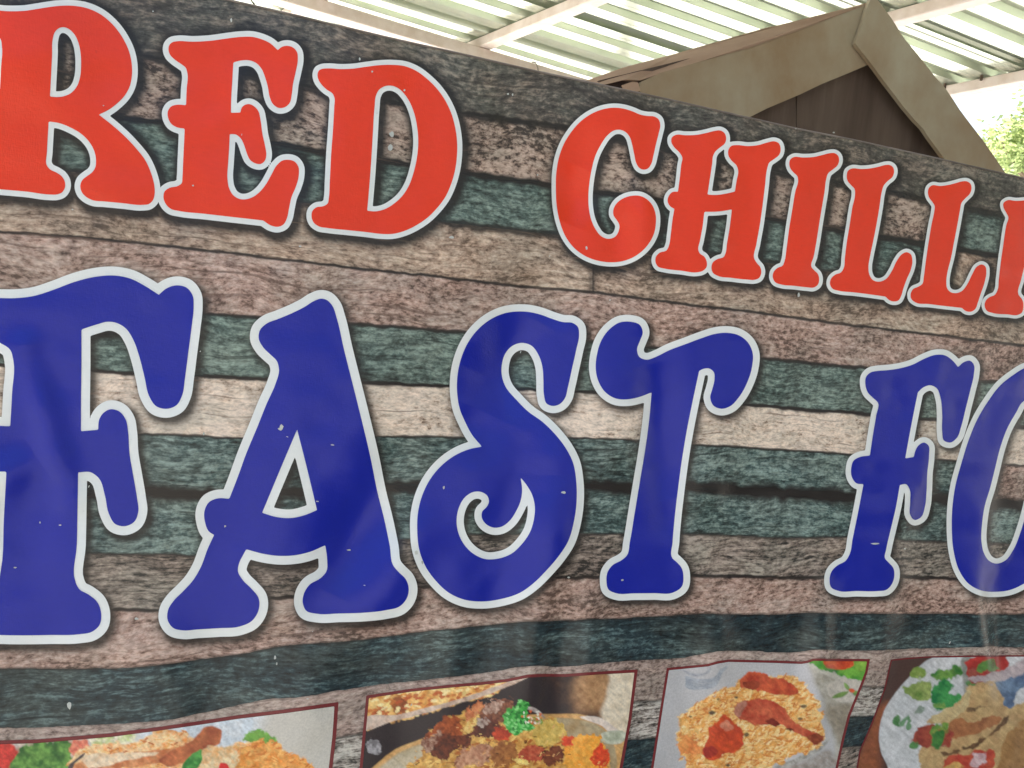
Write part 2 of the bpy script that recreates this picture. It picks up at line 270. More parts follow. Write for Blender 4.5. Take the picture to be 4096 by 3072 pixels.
LET.append(('blue', 'F', 36, [P(sF, 0, 1000, [(0,188),(60,188),(130,180),(210,155),(290,125),(370,105),(450,100),(510,112),(565,140),(620,175,C),(650,150),(690,138),(730,148),(753,180),(756,220),(748,300),(735,400),(722,500),(710,570),(690,605),(650,620),(610,610),(582,570),(565,500),(545,420),(520,350),(490,305),(450,283),(420,280),(380,290),(318,310,C),(318,450),(316,600),(316,708,C),(383,702,C),(388,660),(400,640),(430,622),(465,630),(490,660),(500,710),(505,790),(520,880),(535,970),(540,1020),(525,1060),(490,1078),(450,1070),(425,1030),(410,960),(385,890),(355,868),(305,868,C),(303,1000),(300,1150),(296,1300),(310,1325),(345,1345),(380,1375),(395,1420),(388,1465),(360,1490),(310,1500),(200,1503),(0,1503),(-60,1500),(-100,1460),(-100,1400),(-60,1350),(-15,1320),(3,1250),(15,1050),(25,865,C),(-60,860),(-120,830),(-140,770),(-110,710),(-60,690),(40,688,C),(47,560),(52,430),(40,390),(0,362),(-60,330),(-110,280),(-110,220),(-70,190)])]))
sA = 1.1058
LET.append(('blue', 'A', 35, [P(sA, 560, 1100, [(800,105),(770,115),(730,140),(670,170),(610,195),(560,215),(530,245),(525,280),(545,320),(575,350),(605,380),(615,420),(600,480),(560,570),(520,670),(470,790),(430,900),(395,990,C),(345,988),(305,1005),(285,1045),(288,1095),(305,1135),(328,1150,C),(300,1210),(270,1290),(235,1350),(190,1400),(150,1440),(125,1480),(122,1525),(145,1560),(190,1572),(250,1568),(350,1562),(440,1555),(495,1530),(525,1480),(525,1430),(490,1385),(455,1350),(433,1310),(440,1270),(455,1240),(470,1213,C),(540,1232),(610,1242),(680,1240),(750,1225),(820,1195,C),(828,1260),(825,1310),(800,1340),(750,1370),(725,1410),(720,1450),(735,1485),(780,1498),(880,1497),(1000,1493),(1090,1482),(1150,1465),(1180,1430),(1188,1380),(1175,1345),(1145,1315),(1120,1285),(1105,1200),(1080,1080),(1050,960),(1020,810),(980,640),(940,480),(900,320),(870,190),(850,135),(825,110)]),
    P(sA, 560, 1100, [(695,683,C),(740,860),(783,1040,C),(730,1062),(670,1075),(600,1070),(540,1052,C),(620,860)])]))
sS = 1.2287
LET.append(('blue', 'S', 29, [P(sS, 1600, 1150, [(578,118),(510,128),(440,160),(380,210),(335,270),(300,350),(282,440),(282,530),(295,600),(320,660),(355,725),(403,782,C),(340,795),(280,820),(210,870),(150,940),(110,1020),(88,1110),(85,1200),(95,1290),(125,1370),(175,1440),(240,1500),(320,1535),(400,1543),(500,1530),(590,1500),(660,1450),(720,1390),(780,1320),(825,1250),(855,1150),(868,1050),(866,950),(850,860),(815,790),(770,730),(700,660),(630,610),(570,550),(520,490),(500,430),(502,370),(520,320),(555,285),(600,272),(645,285),(680,330),(700,390),(705,460),(708,530),(720,570),(750,582),(785,573),(810,545),(825,490),(845,400),(865,310),(880,230),(875,195),(850,175),(800,170),(750,155),(690,133),(630,120)]),
    P(sS, 1600, 1150, [(592,932,C),(625,975),(650,1020),(663,1080),(658,1140),(640,1200),(600,1260),(545,1310),(480,1333),(420,1335),(370,1315),(320,1270),(285,1200),(278,1140),(290,1080),(320,1030),(360,1005),(400,1005),(430,1025),(437,1055),(425,1080),(405,1100),(402,1130),(420,1160),(460,1180),(500,1175),(540,1145),(570,1100),(592,1050),(600,1000)])]))
LET.append(('blue', 'T', 27, [P(sS, 1600, 1150, [(1130,168),(1080,172),(1030,205),(990,260),(968,330),(962,400),(975,460),(1010,515),(1060,545),(1110,550),(1170,540),(1237,515,C),(1225,650),(1205,800),(1180,950),(1155,1100),(1130,1250),(1115,1318),(1090,1340),(1045,1365),(1020,1400),(1015,1440),(1025,1485),(1060,1502),(1150,1503),(1250,1502),(1340,1500),(1385,1470),(1393,1420),(1385,1380),(1360,1350),(1338,1330),(1340,1250),(1350,1130),(1365,1000),(1385,850),(1410,700),(1440,550),(1470,410,C),(1490,400),(1520,398),(1542,415),(1546,450),(1535,500),(1525,540),(1540,580),(1580,596),(1620,585),(1665,540),(1705,470),(1730,390),(1733,320),(1710,270),(1665,235),(1610,223),(1550,228),(1480,250),(1400,280),(1320,310),(1260,340),(1210,355),(1175,340),(1165,305),(1180,260),(1193,220),(1180,185)])]))
sO = 1.3825
LET.append(('blue', 'F', 22, [P(sO, 3100, 1300, [(560,255),(620,250),(690,240),(760,220),(830,185),(890,165),(940,168),(975,190),(1013,233,C),(1045,205),(1080,198),(1100,220),(1100,270),(1080,360),(1055,460),(1030,560),(1005,625),(970,650),(935,640),(925,590),(925,500),(915,400),(895,350),(860,333),(820,345),(790,372,C),(770,470),(745,600),(720,738,C),(768,730,C),(775,700),(795,665),(825,650),(848,665),(852,720),(842,820),(838,920),(830,1000),(805,1065),(770,1078),(750,1055),(748,980),(745,910),(725,880),(690,885,C),(670,1000),(640,1130),(615,1240),(608,1290),(630,1315),(655,1345),(660,1385),(645,1435),(615,1465),(570,1471),(450,1471),(350,1470),(310,1450),(302,1410),(315,1360),(345,1330),(390,1305),(412,1270),(430,1180),(455,1060),(490,880,C),(450,875),(425,840),(422,790),(435,750),(470,730),(525,722,C),(540,620),(560,500),(570,430),(545,405),(515,375),(500,330),(505,285),(530,262)])]))
LET.append(('blue', 'O', 21, [P(sO, 3100, 1300, [(1377,240),(1320,275),(1250,330),(1180,420),(1120,520),(1070,640),(1030,770),(1000,880),(982,1000),(978,1130),(990,1260),(1020,1360),(1070,1430),(1140,1468),(1230,1475),(1300,1465),(1377,1430),(1480,1350),(1580,1200),(1650,1000),(1690,800),(1700,600),(1670,400),(1600,280),(1500,230),(1430,225)]),
    P(sO, 3100, 1300, [(1377,420),(1330,490),(1285,570),(1245,680),(1215,800),(1190,900),(1160,1000),(1145,1100),(1142,1200),(1155,1260),(1185,1305),(1225,1320),(1270,1305),(1320,1240),(1360,1140),(1400,1000),(1440,800),(1470,600),(1470,480),(1430,410)])]))

def sdf(polys, X, Y):
    """signed distance (negative inside, even-odd) to closed polylines"""
    X = X.ravel().astype(np.float32); Y = Y.ravel().astype(np.float32)
    best = np.full(X.shape, 1e12, np.float32); ins = np.zeros(X.shape, bool)
    for pl in polys:
        A = pl.astype(np.float32); B = np.roll(A, -1, 0)
        for (ax, ay), (bx, by) in zip(A, B):
            dx, dy = bx - ax, by - ay; L = dx * dx + dy * dy
            if L < 1e-6: continue
            t = np.clip(((X - ax) * dx + (Y - ay) * dy) / L, 0, 1)
            np.minimum(best, (X - ax - t * dx) ** 2 + (Y - ay - t * dy) ** 2, out=best)
            if dy != 0:
                c = (ay > Y) != (by > Y)
                ins ^= c & (X < dx * (Y - ay) / dy + ax)
    d = np.sqrt(best); return np.where(ins, -d, d)
def grid_sdf(polys, pad, cell):
    allp = np.concatenate(polys); x0, y0 = allp.min(0) - pad; x1, y1 = allp.max(0) + pad
    xs = np.arange(x0, x1 + cell, cell); ys = np.arange(y0, y1 + cell, cell)
    gx, gy = np.meshgrid(xs, ys); f = sdf(polys, gx, gy).reshape(gx.shape)
    return gx, gy, f
def region(gx, gy, f):
    """mesh of the part of the grid where f < 0: (points px, faces)"""
    f = np.where(np.abs(f) < 1e-4, 1e-4, f)
    ny, nx = f.shape; ins = f < 0; idx = -np.ones(f.shape, int)
    pts = []; faces = []
    yy, xx = np.nonzero(ins); idx[yy, xx] = np.arange(len(yy))
    pts = [(gx[j, i], gy[j, i]) for j, i in zip(yy, xx)]
    cnt = ins[:-1, :-1].astype(int) + ins[:-1, 1:] + ins[1:, 1:] + ins[1:, :-1]
    for j, i in zip(*np.nonzero(cnt == 4)):
        faces.append((idx[j, i], idx[j, i + 1], idx[j + 1, i + 1], idx[j + 1, i]))
    cross = {}
    for j, i in zip(*np.nonzero((cnt > 0) & (cnt < 4))):
        co = [(j, i), (j, i + 1), (j + 1, i + 1), (j + 1, i)]; poly = []
        for k in range(4):
            a, b = co[k], co[(k + 1) % 4]
            if ins[a]: poly.append(idx[a])
            if ins[a] != ins[b]:
                key = (a, b) if a < b else (b, a)
                if key not in cross:
                    t = f[a] / (f[a] - f[b])
                    cross[key] = len(pts); pts.append((gx[a] + (gx[b] - gx[a]) * t, gy[a] + (gy[b] - gy[a]) * t))
                poly.append(cross[key])
        if len(poly) >= 3: faces.append(tuple(poly))
    return np.array(pts), faces
def cloth_mesh(name, pts, faces, lift, mat, parent, **props):
    W = cloth(pts[:, 0], pts[:, 1], lift)
    o = meshobj(name, W, faces, mat, parent, smooth=True, **props); return o

LAYER = .00035
banner = empty('banner', (0, 0, 0), 'large printed vinyl shop banner of timber planks with red and blue lettering over food pictures', 'banner')

letters = []
words = {('red', 0): 'RED', }
for kind, ch, off, polys in LET:
    sp = [spline(p) for p in polys]
    gx, gy, f = grid_sdf(sp, off + 110, 5.0)
    letters.append((kind, ch, off, gx, gy, f))
nth = {}
for kind, ch, off, gx, gy, f in letters:
    pts, fc = region(gx, gy, f)
    lab = f'{kind} printed letter {ch} with a white outline'
    L_ = cloth_mesh('letter', pts, fc, 2 * LAYER, M_RED if kind == 'red' else M_BLUE, banner)
    L_['label'] = lab
    pts, fc = region(gx, gy, f - off)
    # the ring only: drop the faces wholly under the coloured face
    cx = np.array([pts[list(q)].mean(0) for q in fc]); x0, y0 = gx[0, 0], gy[0, 0]
    fi = f[np.clip(((cx[:, 1] - y0) / 5).astype(int), 0, f.shape[0] - 1), np.clip(((cx[:, 0] - x0) / 5).astype(int), 0, f.shape[1] - 1)]
    keep = [q for q, v in zip(fc, fi) if v > -10]
    used = sorted({i for q in keep for i in q}); rm = {o_: n_ for n_, o_ in enumerate(used)}
    cloth_mesh('outline', pts[used], [tuple(rm[i] for i in q) for q in keep], LAYER, M_WHITE, L_)

def shade_at(px, py):
    """the drop shadow printed round the letters (part of the print): 1 = none"""
    s = np.ones(px.shape)
    for kind, ch, off, gx, gy, f in letters:
        sc = off / 23.0
        ix = (px - 7 * sc - gx[0, 0]) / 5.0; iy = (py - 9 * sc - gy[0, 0]) / 5.0
        ok = (ix > 0) & (iy > 0) & (ix < f.shape[1] - 1.001) & (iy < f.shape[0] - 1.001)
        i = np.where(ok, ix, 0).astype(int); j = np.where(ok, iy, 0).astype(int)
        v = np.where(ok, f[j, i], 1e3) - off
        k = (1 - .90 * (1 - smooth(2 * sc, 46 * sc, v)) - .22 * (1 - smooth(30 * sc, 85 * sc, v))) if kind == 'red' else (1 - .72 * (1 - smooth(-3 * sc, 19 * sc, v)) - .2 * (1 - smooth(10, 45 * sc, v)))
        k = np.clip(k, .04, 1)
        s = np.minimum(s, np.where(ok, k, 1))
    return s

# ------------------------------------------------------------------ printed planks: rows between traced joints
J = [
 [(-400,-290),(0,-200),(895,-5),(1200,65),(1330,97),(1580,157),(1840,214),(2155,287),(2394,337),(2700,403),(3000,472),(3184,514),(3407,558),(3781,640),(4096,712),(4500,800)],
 [(0,110),(570,225),(1200,345),(1845,455),(2269,512),(2436,555),(2876,640),(3092,690),(3347,735),(3548,768),(3722,803),(3846,826),(4009,862),(4200,900)],
 [(0,400),(477,474),(640,487),(1200,592),(1525,642),(1845,690),(2204,741),(2632,803),(3100,880),(3380,924),(3700,975),(3993,1024),(4200,1055)],
 [(0,650),(1216,811),(1764,887),(2225,937),(2632,992),(3054,1050),(3300,1084),(3600,1125),(4200,1215)],
 [(0,925),(400,955),(900,1010),(1500,1080),(2100,1147),(2360,1166),(2697,1212),(3000,1247),(3353,1293),(3803,1347),(4096,1381),(4300,1405)],
 [(0,1195),(822,1257),(1048,1268),(1392,1294),(1760,1323),(1852,1330),(2332,1366),(2577,1387),(3032,1432),(3490,1475),(3917,1521),(4200,1550)],
 [(0,1460),(379,1482),(522,1495),(800,1504),(1075,1515),(1464,1530),(1760,1543),(2120,1557),(2381,1570),(2975,1617),(3100,1627),(3476,1657),(3744,1680),(4069,1706),(4200,1716)],
 [(0,1725),(574,1733),(973,1753),(1500,1747),(1760,1747),(2292,1752),(2552,1760),(2772,1777),(3100,1798),(3390,1817),(3780,1839),(4096,1864),(4300,1880)],
 [(0,1990),(584,1965),(800,1980),(1537,1948),(2332,1940),(2536,1953),(2739,1948),(3100,1972),(3425,1988),(3800,1996),(4096,2023),(4200,2030)],
 [(0,2214),(348,2214),(717,2219),(786,2226),(1200,2185),(1582,2158),(1909,2139),(2308,2135),(2715,2135),(3100,2150),(3404,2150),(3787,2168),(3953,2175),(4200,2180)],
 [(0,2450),(440,2436),(632,2445),(1130,2390),(1700,2345),(2218,2310),(2397,2309),(2747,2302),(3100,2310),(3302,2309),(3700,2310),(4096,2320)],
 [(0,2675),(328,2675),(574,2670),(696,2652),(995,2610),(1154,2580),(1392,2567),(1740,2521),(2089,2488),(2200,2484),(2500,2472),(2805,2456),(3100,2459),(3245,2450),(3534,2454),(4096,2457)],
 [(0,2912),(146,2910),(443,2897),(696,2878),(886,2834),(1076,2795),(1203,2788),(1473,2744),(1820,2706),(1973,2687),(2096,2665),(2161,2662),(2220,2668),(2349,2659),(2550,2643),(2731,2631),(2866,2606),(2957,2604),(3183,2611),(3255,2600),(3444,2604),(3714,2593),(3969,2586),(4096,2590)],
 [(0,3130),(700,3060),(1368,2946),(2000,2860),(2543,2806),(2650,2799),(3000,2770),(3450,2748),(4096,2735)],
 [(0,3270),(1368,3085),(2514,2959),(2618,2952),(3404,2865),(3494,2863),(4096,2855)],
 [(0,3500),(1368,3300),(2600,3130),(3380,2990),(4096,2960)],
 [(0,3740),(2000,3420),(4096,3130)], [(0,3990),(2000,3640),(4096,3280)], [(0,4240),(2000,3860),(4096,3430)], [(0,4500),(2000,4080),(4096,3590)]]
xs_all = np.arange(-700, 5205, 10.0)
def jline(k):
    p = np.array(J[k], float); y = np.interp(xs_all, p[:, 0], p[:, 1])
    l = xs_all < p[0, 0]; sl_ = (p[1, 1] - p[0, 1]) / (p[1, 0] - p[0, 0]); y[l] = p[0, 1] + (xs_all[l] - p[0, 0]) * sl_
    r = xs_all > p[-1, 0]; sr = (p[-1, 1] - p[-3, 1]) / (p[-1, 0] - p[-3, 0]); y[r] = p[-1, 1] + (xs_all[r] - p[-1, 0]) * sr
    ker = np.hanning(11); ker /= ker.sum(); yp = np.pad(y, 5, mode='reflect', reflect_type='odd'); y = np.convolve(yp, ker, 'valid')
    if k > 0: y = y + 5 * (vnoise(xs_all + 1e4, xs_all * 0 + k * 97., 60, 11) - .5) + 3 * (vnoise(xs_all + 1e4, xs_all * 0 + k * 97., 22, 12) - .5)
    return y
ROWS = [  # material per row, split joints (px x where one printed board ends and the next begins)
 ([('brownblack', -700, 5200)], 22), ([('pink', -700, 3790), ('teal', 3790, 5200)], 30), ([('teal', -700, 3715), ('tan', 3715, 5200)], 24),
 ([('tan', -700, 2362), ('tan', 2362, 5200)], 14), ([('rose', -700, 5200)], 12), ([('teal', -700, 5200)], 13), ([('cream', -700, 5200)], 10),
 ([('slate', -700, 3950), ('rose', 3950, 5200)], 20), ([('slate', -700, 5200)], 16), ([('greybrown', -700, 5200)], 12), ([('rose', -700, 5200)], 12),
 ([('darkteal', -700, 5200)], 12), ([('dusty', -700, 5200)], 8), ([('bark', -700, 5200)], 8), ([('darkteal', -700, 5200)], 10),
 ([('greybrown', -700, 5200)], 10), ([('teal', -700, 5200)], 10), ([('rose', -700, 5200)], 10), ([('darkteal', -700, 5200)], 10)]
# darkness of each joint (0..1) and half thickness px, index = joint above row k
JT = {0: (0, 1), 1: (.95, 13), 2: (1, 12), 3: (.9, 13), 4: (.95, 4.5), 5: (.95, 6), 6: (1, 6.5), 7: (.9, 4), 8: (1, 22), 9: (.8, 5), 10: (.95, 6),
      11: (.6, 5), 12: (.3, 4), 13: (.6, 5), 14: (.5, 4), 15: (.6, 8), 16: (.6, 8), 17: (.6, 8), 18: (.6, 8), 19: (0, 1)}
lines = [jline(k) for k in range(len(J))]
for r, (segs, wob) in enumerate(ROWS):
    top, bot = lines[r], lines[r + 1]
    for si, (mk, xa, xb) in enumerate(segs):
        sel = (xs_all >= xa - 1) & (xs_all <= xb + 9); X1 = xs_all[sel]; t1 = top[sel]; b1 = bot[sel]
        hm = float(np.mean(b1 - t1)); ed = [q for q in (0, 2.5, 5, 8, 11.5, 16, 21, 27) if q < hm * .4]
        midn = int(max(2, np.ceil((hm - 2 * ed[-1]) / 9)))
        v = np.array([q / hm for q in ed] + list(np.linspace(ed[-1] / hm, 1 - ed[-1] / hm, midn + 1)[1:-1]) + [1 - q / hm for q in ed[::-1]])[:, None]; nr = len(v) - 1
        PX = np.broadcast_to(X1, (nr + 1, len(X1))).copy(); PY = t1 + (b1 - t1) * v
        W = cloth(PX, PY)
        sh = shade_at(PX, PY)
        ragged = .6 + .8 * vnoise(PX + 1e4, PY * .3 + 1e4, 28, 40 + r)
        dt, wt = JT[r]; db, wb = JT[r + 1]
        sh = np.minimum(sh, 1 - dt * (1 - smooth(.5, 1.6, (PY - t1) / (1.35 * wt * ragged))))
        sh = np.minimum(sh, 1 - db * (1 - smooth(.4, 1.4, (b1 - PY) / (1.35 * wb * ragged))))
        if si > 0: sh = np.minimum(sh, 1 - (1 - smooth(.5, 1.7, (PX - xa) / 15)))
        if si < len(segs) - 1: sh = np.minimum(sh, 1 - .6 * (1 - smooth(.2, 1.4, (xb - PX) / 11)))
        if r in (0, 1): sh = sh * (.75 + .25 * vnoise(PX + 1e4, PY + 1e4, 160, 9))
        nc = len(X1); fs = []
        ii = np.arange(nr * nc).reshape(nr, nc)[:, :-1].ravel()
        fs = np.stack([ii, ii + 1, ii + nc + 1, ii + nc], 1)
        o = meshobj('printed_plank', W.reshape(-1, 3), fs, M[mk], banner, smooth=True)
        me = o.data
        a = me.attributes.new('shade', 'FLOAT', 'POINT'); a.data.foreach_set('value', sh.ravel().astype(np.float32))
        rowh = (W[-1:, :, 2] - W[:1, :, 2])
        g = np.stack([W[..., 0], W[..., 2], np.full(W.shape[:2], r * 3.7 + si * 1.3)], -1)
        a = me.attributes.new('grain', 'FLOAT_VECTOR', 'POINT'); a.data.foreach_set('vector', g.ravel().astype(np.float32))
# rolled hem along the top edge
hx = xs_all[::2]; hy = lines[0][::2]; HC = cloth(hx, hy, .0004); hv = []; hf = []
for i, p in enumerate(HC):
    for k in range(6): a = k * math.pi / 3; hv.append((p[0], p[1] + .0012 * math.cos(a), p[2] + .0010 * math.sin(a)))
for i in range(len(HC) - 1):
    for k in range(6): hf.append((i * 6 + k, i * 6 + (k + 1) % 6, (i + 1) * 6 + (k + 1) % 6, (i + 1) * 6 + k))
meshobj('hem', hv, hf, rough_mat('hem_cloth', lin(104, 96, 90), lin(134, 126, 120), 30, .5), banner, True)
# small flecks of dried paint on the banner
specks = [(1566,537,9,11),(1561,592,10,13),(1805,949,10,6),(1125,1706,8,9),(1122,1716,10,6),(1489,286,4,4),(1618,361,4,4),(925,81,4,9),(1439,236,3,7),(612,45,3,3),
          (290,838,4,3),(772,742,4,3),(1775,1950,4,6),(2255,1970,10,5),(3184,514,4,3),(3335,530,4,3),(2032,376,4,4),(2050,378,3,5),(815,1735,4,6),(1330,1780,7,3),
          (240,2100,5,3),(160,2090,3,5),(60,2270,6,3),(545,2475,8,5),(1100,2630,4,8),(1107,2655,3,5),(278,2822,9,16),(2275,2310,5,4),(3620,2195,5,3),(3500,2175,16,4),
          (2440,1200,3,3),(1200,985,5,4),(2150,700,3,3),(2346,992,4,7),(3195,1180,5,9),(1395,2200,7,3),(900,2105,4,4),(1665,2210,7,9),(2490,2320,5,4),(1690,2250,4,8)]
pv, pf = [], []
for i, (x, y, rx, ry) in enumerate(specks):
    n = 9; b0 = len(pv)
    for k in range(n):
        a = 2 * math.pi * k / n; q = .75 + .5 * rng.random(); pv.append((x + rx * q * math.cos(a), y + ry * q * math.sin(a)))
    pf.append(tuple(range(b0, b0 + n)))
rs = random.Random(4)
for i in range(14):
    x, y = rs.uniform(0, 4096), rs.uniform(250, 3050); L = rs.uniform(2, 6); wdt = rs.uniform(1.0, 2.2); a = rs.uniform(-1.5, .3); b0 = len(pv)
    if y < 240 + x * .16: continue
    for sx, sy in ((-1, -1), (1, -1), (1.2, 1), (-.7, 1)):
        pv.append((x + sx * L * math.cos(a) - sy * wdt * math.sin(a), y + sx * L * math.sin(a) + sy * wdt * math.cos(a)))
    pf.append((b0, b0 + 1, b0 + 2, b0 + 3))
o = cloth_mesh('paint_flecks', np.array(pv), pf, 4 * LAYER, rough_mat('dried_paint', lin(205, 208, 200), lin(170, 175, 170), 60, .6), banner, kind='stuff')

# ------------------------------------------------------------------ food pictures printed on the banner
def inside(poly, X, Y, wob=0, ws=30, seed=1):
    q = spline([(a, b, False) for a, b in poly], 4)
    d = sdf([q], X, Y)
    if wob: d = d + wob * 2 * (vnoise(X + 1e4, Y + 1e4, ws, seed) - .5) + wob * (vnoise(X + 1e4, Y + 1e4, ws * .4, seed + 1) - .5)
    return d
def mixc(ink, m, col): ink[:] = ink * (1 - m[:, None]) + np.array(col) * m[:, None]
def fill(ink, X, Y, poly, c1, c2, wob=4, ws=25, seed=1, soft=3, tex=22):
    d = inside(poly, X, Y, wob, ws, seed); m = 1 - smooth(-soft, soft, d)
    t = .65 * vnoise(X + 1e4, Y + 1e4, tex, seed + 7) + .35 * vnoise(X + 1e4, Y + 1e4, tex * .4, seed + 8); t = smooth(.1, .9, t)
    col = np.array(lin(*c1, K))[None] * (1 - t[:, None]) + np.array(lin(*c2, K))[None] * t[:, None]
    a = .7; xr = X * math.cos(a) + Y * math.sin(a); yr = -X * math.sin(a) + Y * math.cos(a)
    fine = .74 + .52 * (.55 * vnoise(xr * .35 + 1e4, yr + 1e4, 7, seed + 20) + .45 * vnoise(X + 1e4, Y + 1e4, 12, seed + 21))
    col = col * fine[:, None]
    ink[:] = ink * (1 - m[:, None]) + col * m[:, None]; return d
def grains(ink, X, Y, d, n, cols, L=(9, 16), W_=(2.5, 4), ang=(0, 3.14), seed=0, lim=-2):
    r = np.random.default_rng(seed); idx = np.nonzero(d < lim)[0]
    if len(idx) == 0: return
    for _ in range(n):
        c = r.choice(idx); a = r.uniform(*ang); l = r.uniform(*L); w_ = r.uniform(*W_)
        near = np.nonzero((np.abs(X - X[c]) < l) & (np.abs(Y - Y[c]) < l))[0]
        ux = (X[near] - X[c]) * math.cos(a) + (Y[near] - Y[c]) * math.sin(a); uy = -(X[near] - X[c]) * math.sin(a) + (Y[near] - Y[c]) * math.cos(a)
        e = (ux / l) ** 2 + (uy / w_) ** 2; m = (1 - smooth(.5, 1.2, e)) * .85
        cc = np.array(lin(*cols[r.integers(len(cols))], K)); ink[near] = ink[near] * (1 - m[:, None]) + cc * m[:, None]
def q4(pts): return [(a / 1.58, b / 1.58 + 2600) for a, b in pts]
def q5(pts): return [(a / 1.7015 + 1350, b / 1.7015 + 2600) for a, b in pts]
def q6(pts): return [(a / 2.212 + 2550, b / 2.212 + 2550) for a, b in pts]
def q7(pts): return [(a / 2.779 + 3300, b / 2.779 + 2500) for a, b in pts]
RICE = [(236,176,96),(226,150,70),(245,205,140),(214,128,60),(250,225,170)]
def paint1(X, Y):
    ink = np.tile(np.array(lin(198, 194, 184, K)), (len(X), 1))
    fill(ink, X, Y, q4([(900,380),(1700,300),(1500,700),(900,700)]), (205,215,222), (220,224,226), 8, 60, 3, 40)
    fill(ink, X, Y, q4([(-200,560),(460,540),(460,900),(-200,900)]), (210,200,190), (190,150,120), 8, 40, 4, 12)
    fill(ink, X, Y, q4([(-60,610),(60,590),(115,640),(100,760),(-60,780)]), (225,70,60), (190,50,45), 3, 20, 5, 6)
    fill(ink, X, Y, q4([(60,700),(110,640),(200,590),(330,570),(440,600),(470,720),(420,860),(60,860)]), (120,170,80), (45,95,40), 14, 30, 6, 5, 26)
    fill(ink, X, Y, q4([(440,600),(560,575),(560,660),(470,680)]), (215,90,70), (235,150,120), 6, 20, 7, 5)
    fill(ink, X, Y, q4([(560,560),(860,540),(860,620),(600,640)]), (235,225,205), (170,190,90), 8, 22, 8, 5, 24)
    d = fill(ink, X, Y, q4([(480,640),(600,600),(800,590),(1000,520),(1150,520),(1300,620),(1600,570),(1750,600),(1900,690),(1990,760),(2000,1100),(300,1100),(420,800)]), (232,150,80), (246,215,165), 14, 30, 9, 5, 20)
    grains(ink, X, Y, d, 900, RICE + [(190,100,50)], (9,20), (3,5), (-.8,.4), 1)
    fill(ink, X, Y, q4([(430,760),(640,690),(900,640),(1150,620),(1260,600),(1200,680),(900,730),(600,790),(440,860)]), (190,105,60), (225,160,110), 7, 30, 10, 4, 30)
    fill(ink, X, Y, q4([(500,690),(800,650),(1000,650),(800,700),(560,740)]), (240,220,190), (225,190,150), 5, 30, 11, 4, 20)
    fill(ink, X, Y, q4([(1000,700),(1080,640),(1220,560),(1290,490),(1350,478),(1405,510),(1390,590),(1300,640),(1200,680),(1080,740)]), (150,72,45), (205,120,75), 5, 30, 12, 4, 40)
    fill(ink, X, Y, q4([(1270,640),(1500,640),(1500,780),(1270,800)]), (240,222,180), (225,170,110), 8, 24, 13, 5)
    fill(ink, X, Y, q4([(1530,570),(1560,520),(1620,500),(1700,530),(1760,580),(1700,600),(1600,590)]), (130,180,80), (90,150,60), 9, 18, 14, 4)
    d = fill(ink, X, Y, q4([(1500,700),(1540,610),(1640,570),(1760,590),(1850,660),(1990,740),(1990,1000),(1500,1000)]), (225,140,60), (240,180,100), 16, 22, 15, 5, 26)
    grains(ink, X, Y, d, 200, [(245,190,110),(205,110,45),(235,160,80)], (10,20), (3,5), (-1.2,.6), 2)
    fill(ink, X, Y, q4([(1150,746),(1180,690),(1240,640),(1270,625),(1275,700),(1240,760),(1180,800)]), (40,120,50), (90,170,80), 3, 20, 16, 3)
    fill(ink, X, Y, q4([(1390,715),(1440,725),(1450,760),(1390,770)]), (225,50,50), (205,40,40), 2, 20, 17, 3)
    fill(ink, X, Y, q4([(430,746),(480,690),(540,650),(520,680),(470,720),(450,770)]), (70,60,60), (90,80,80), 1, 20, 18, 2)
    return ink
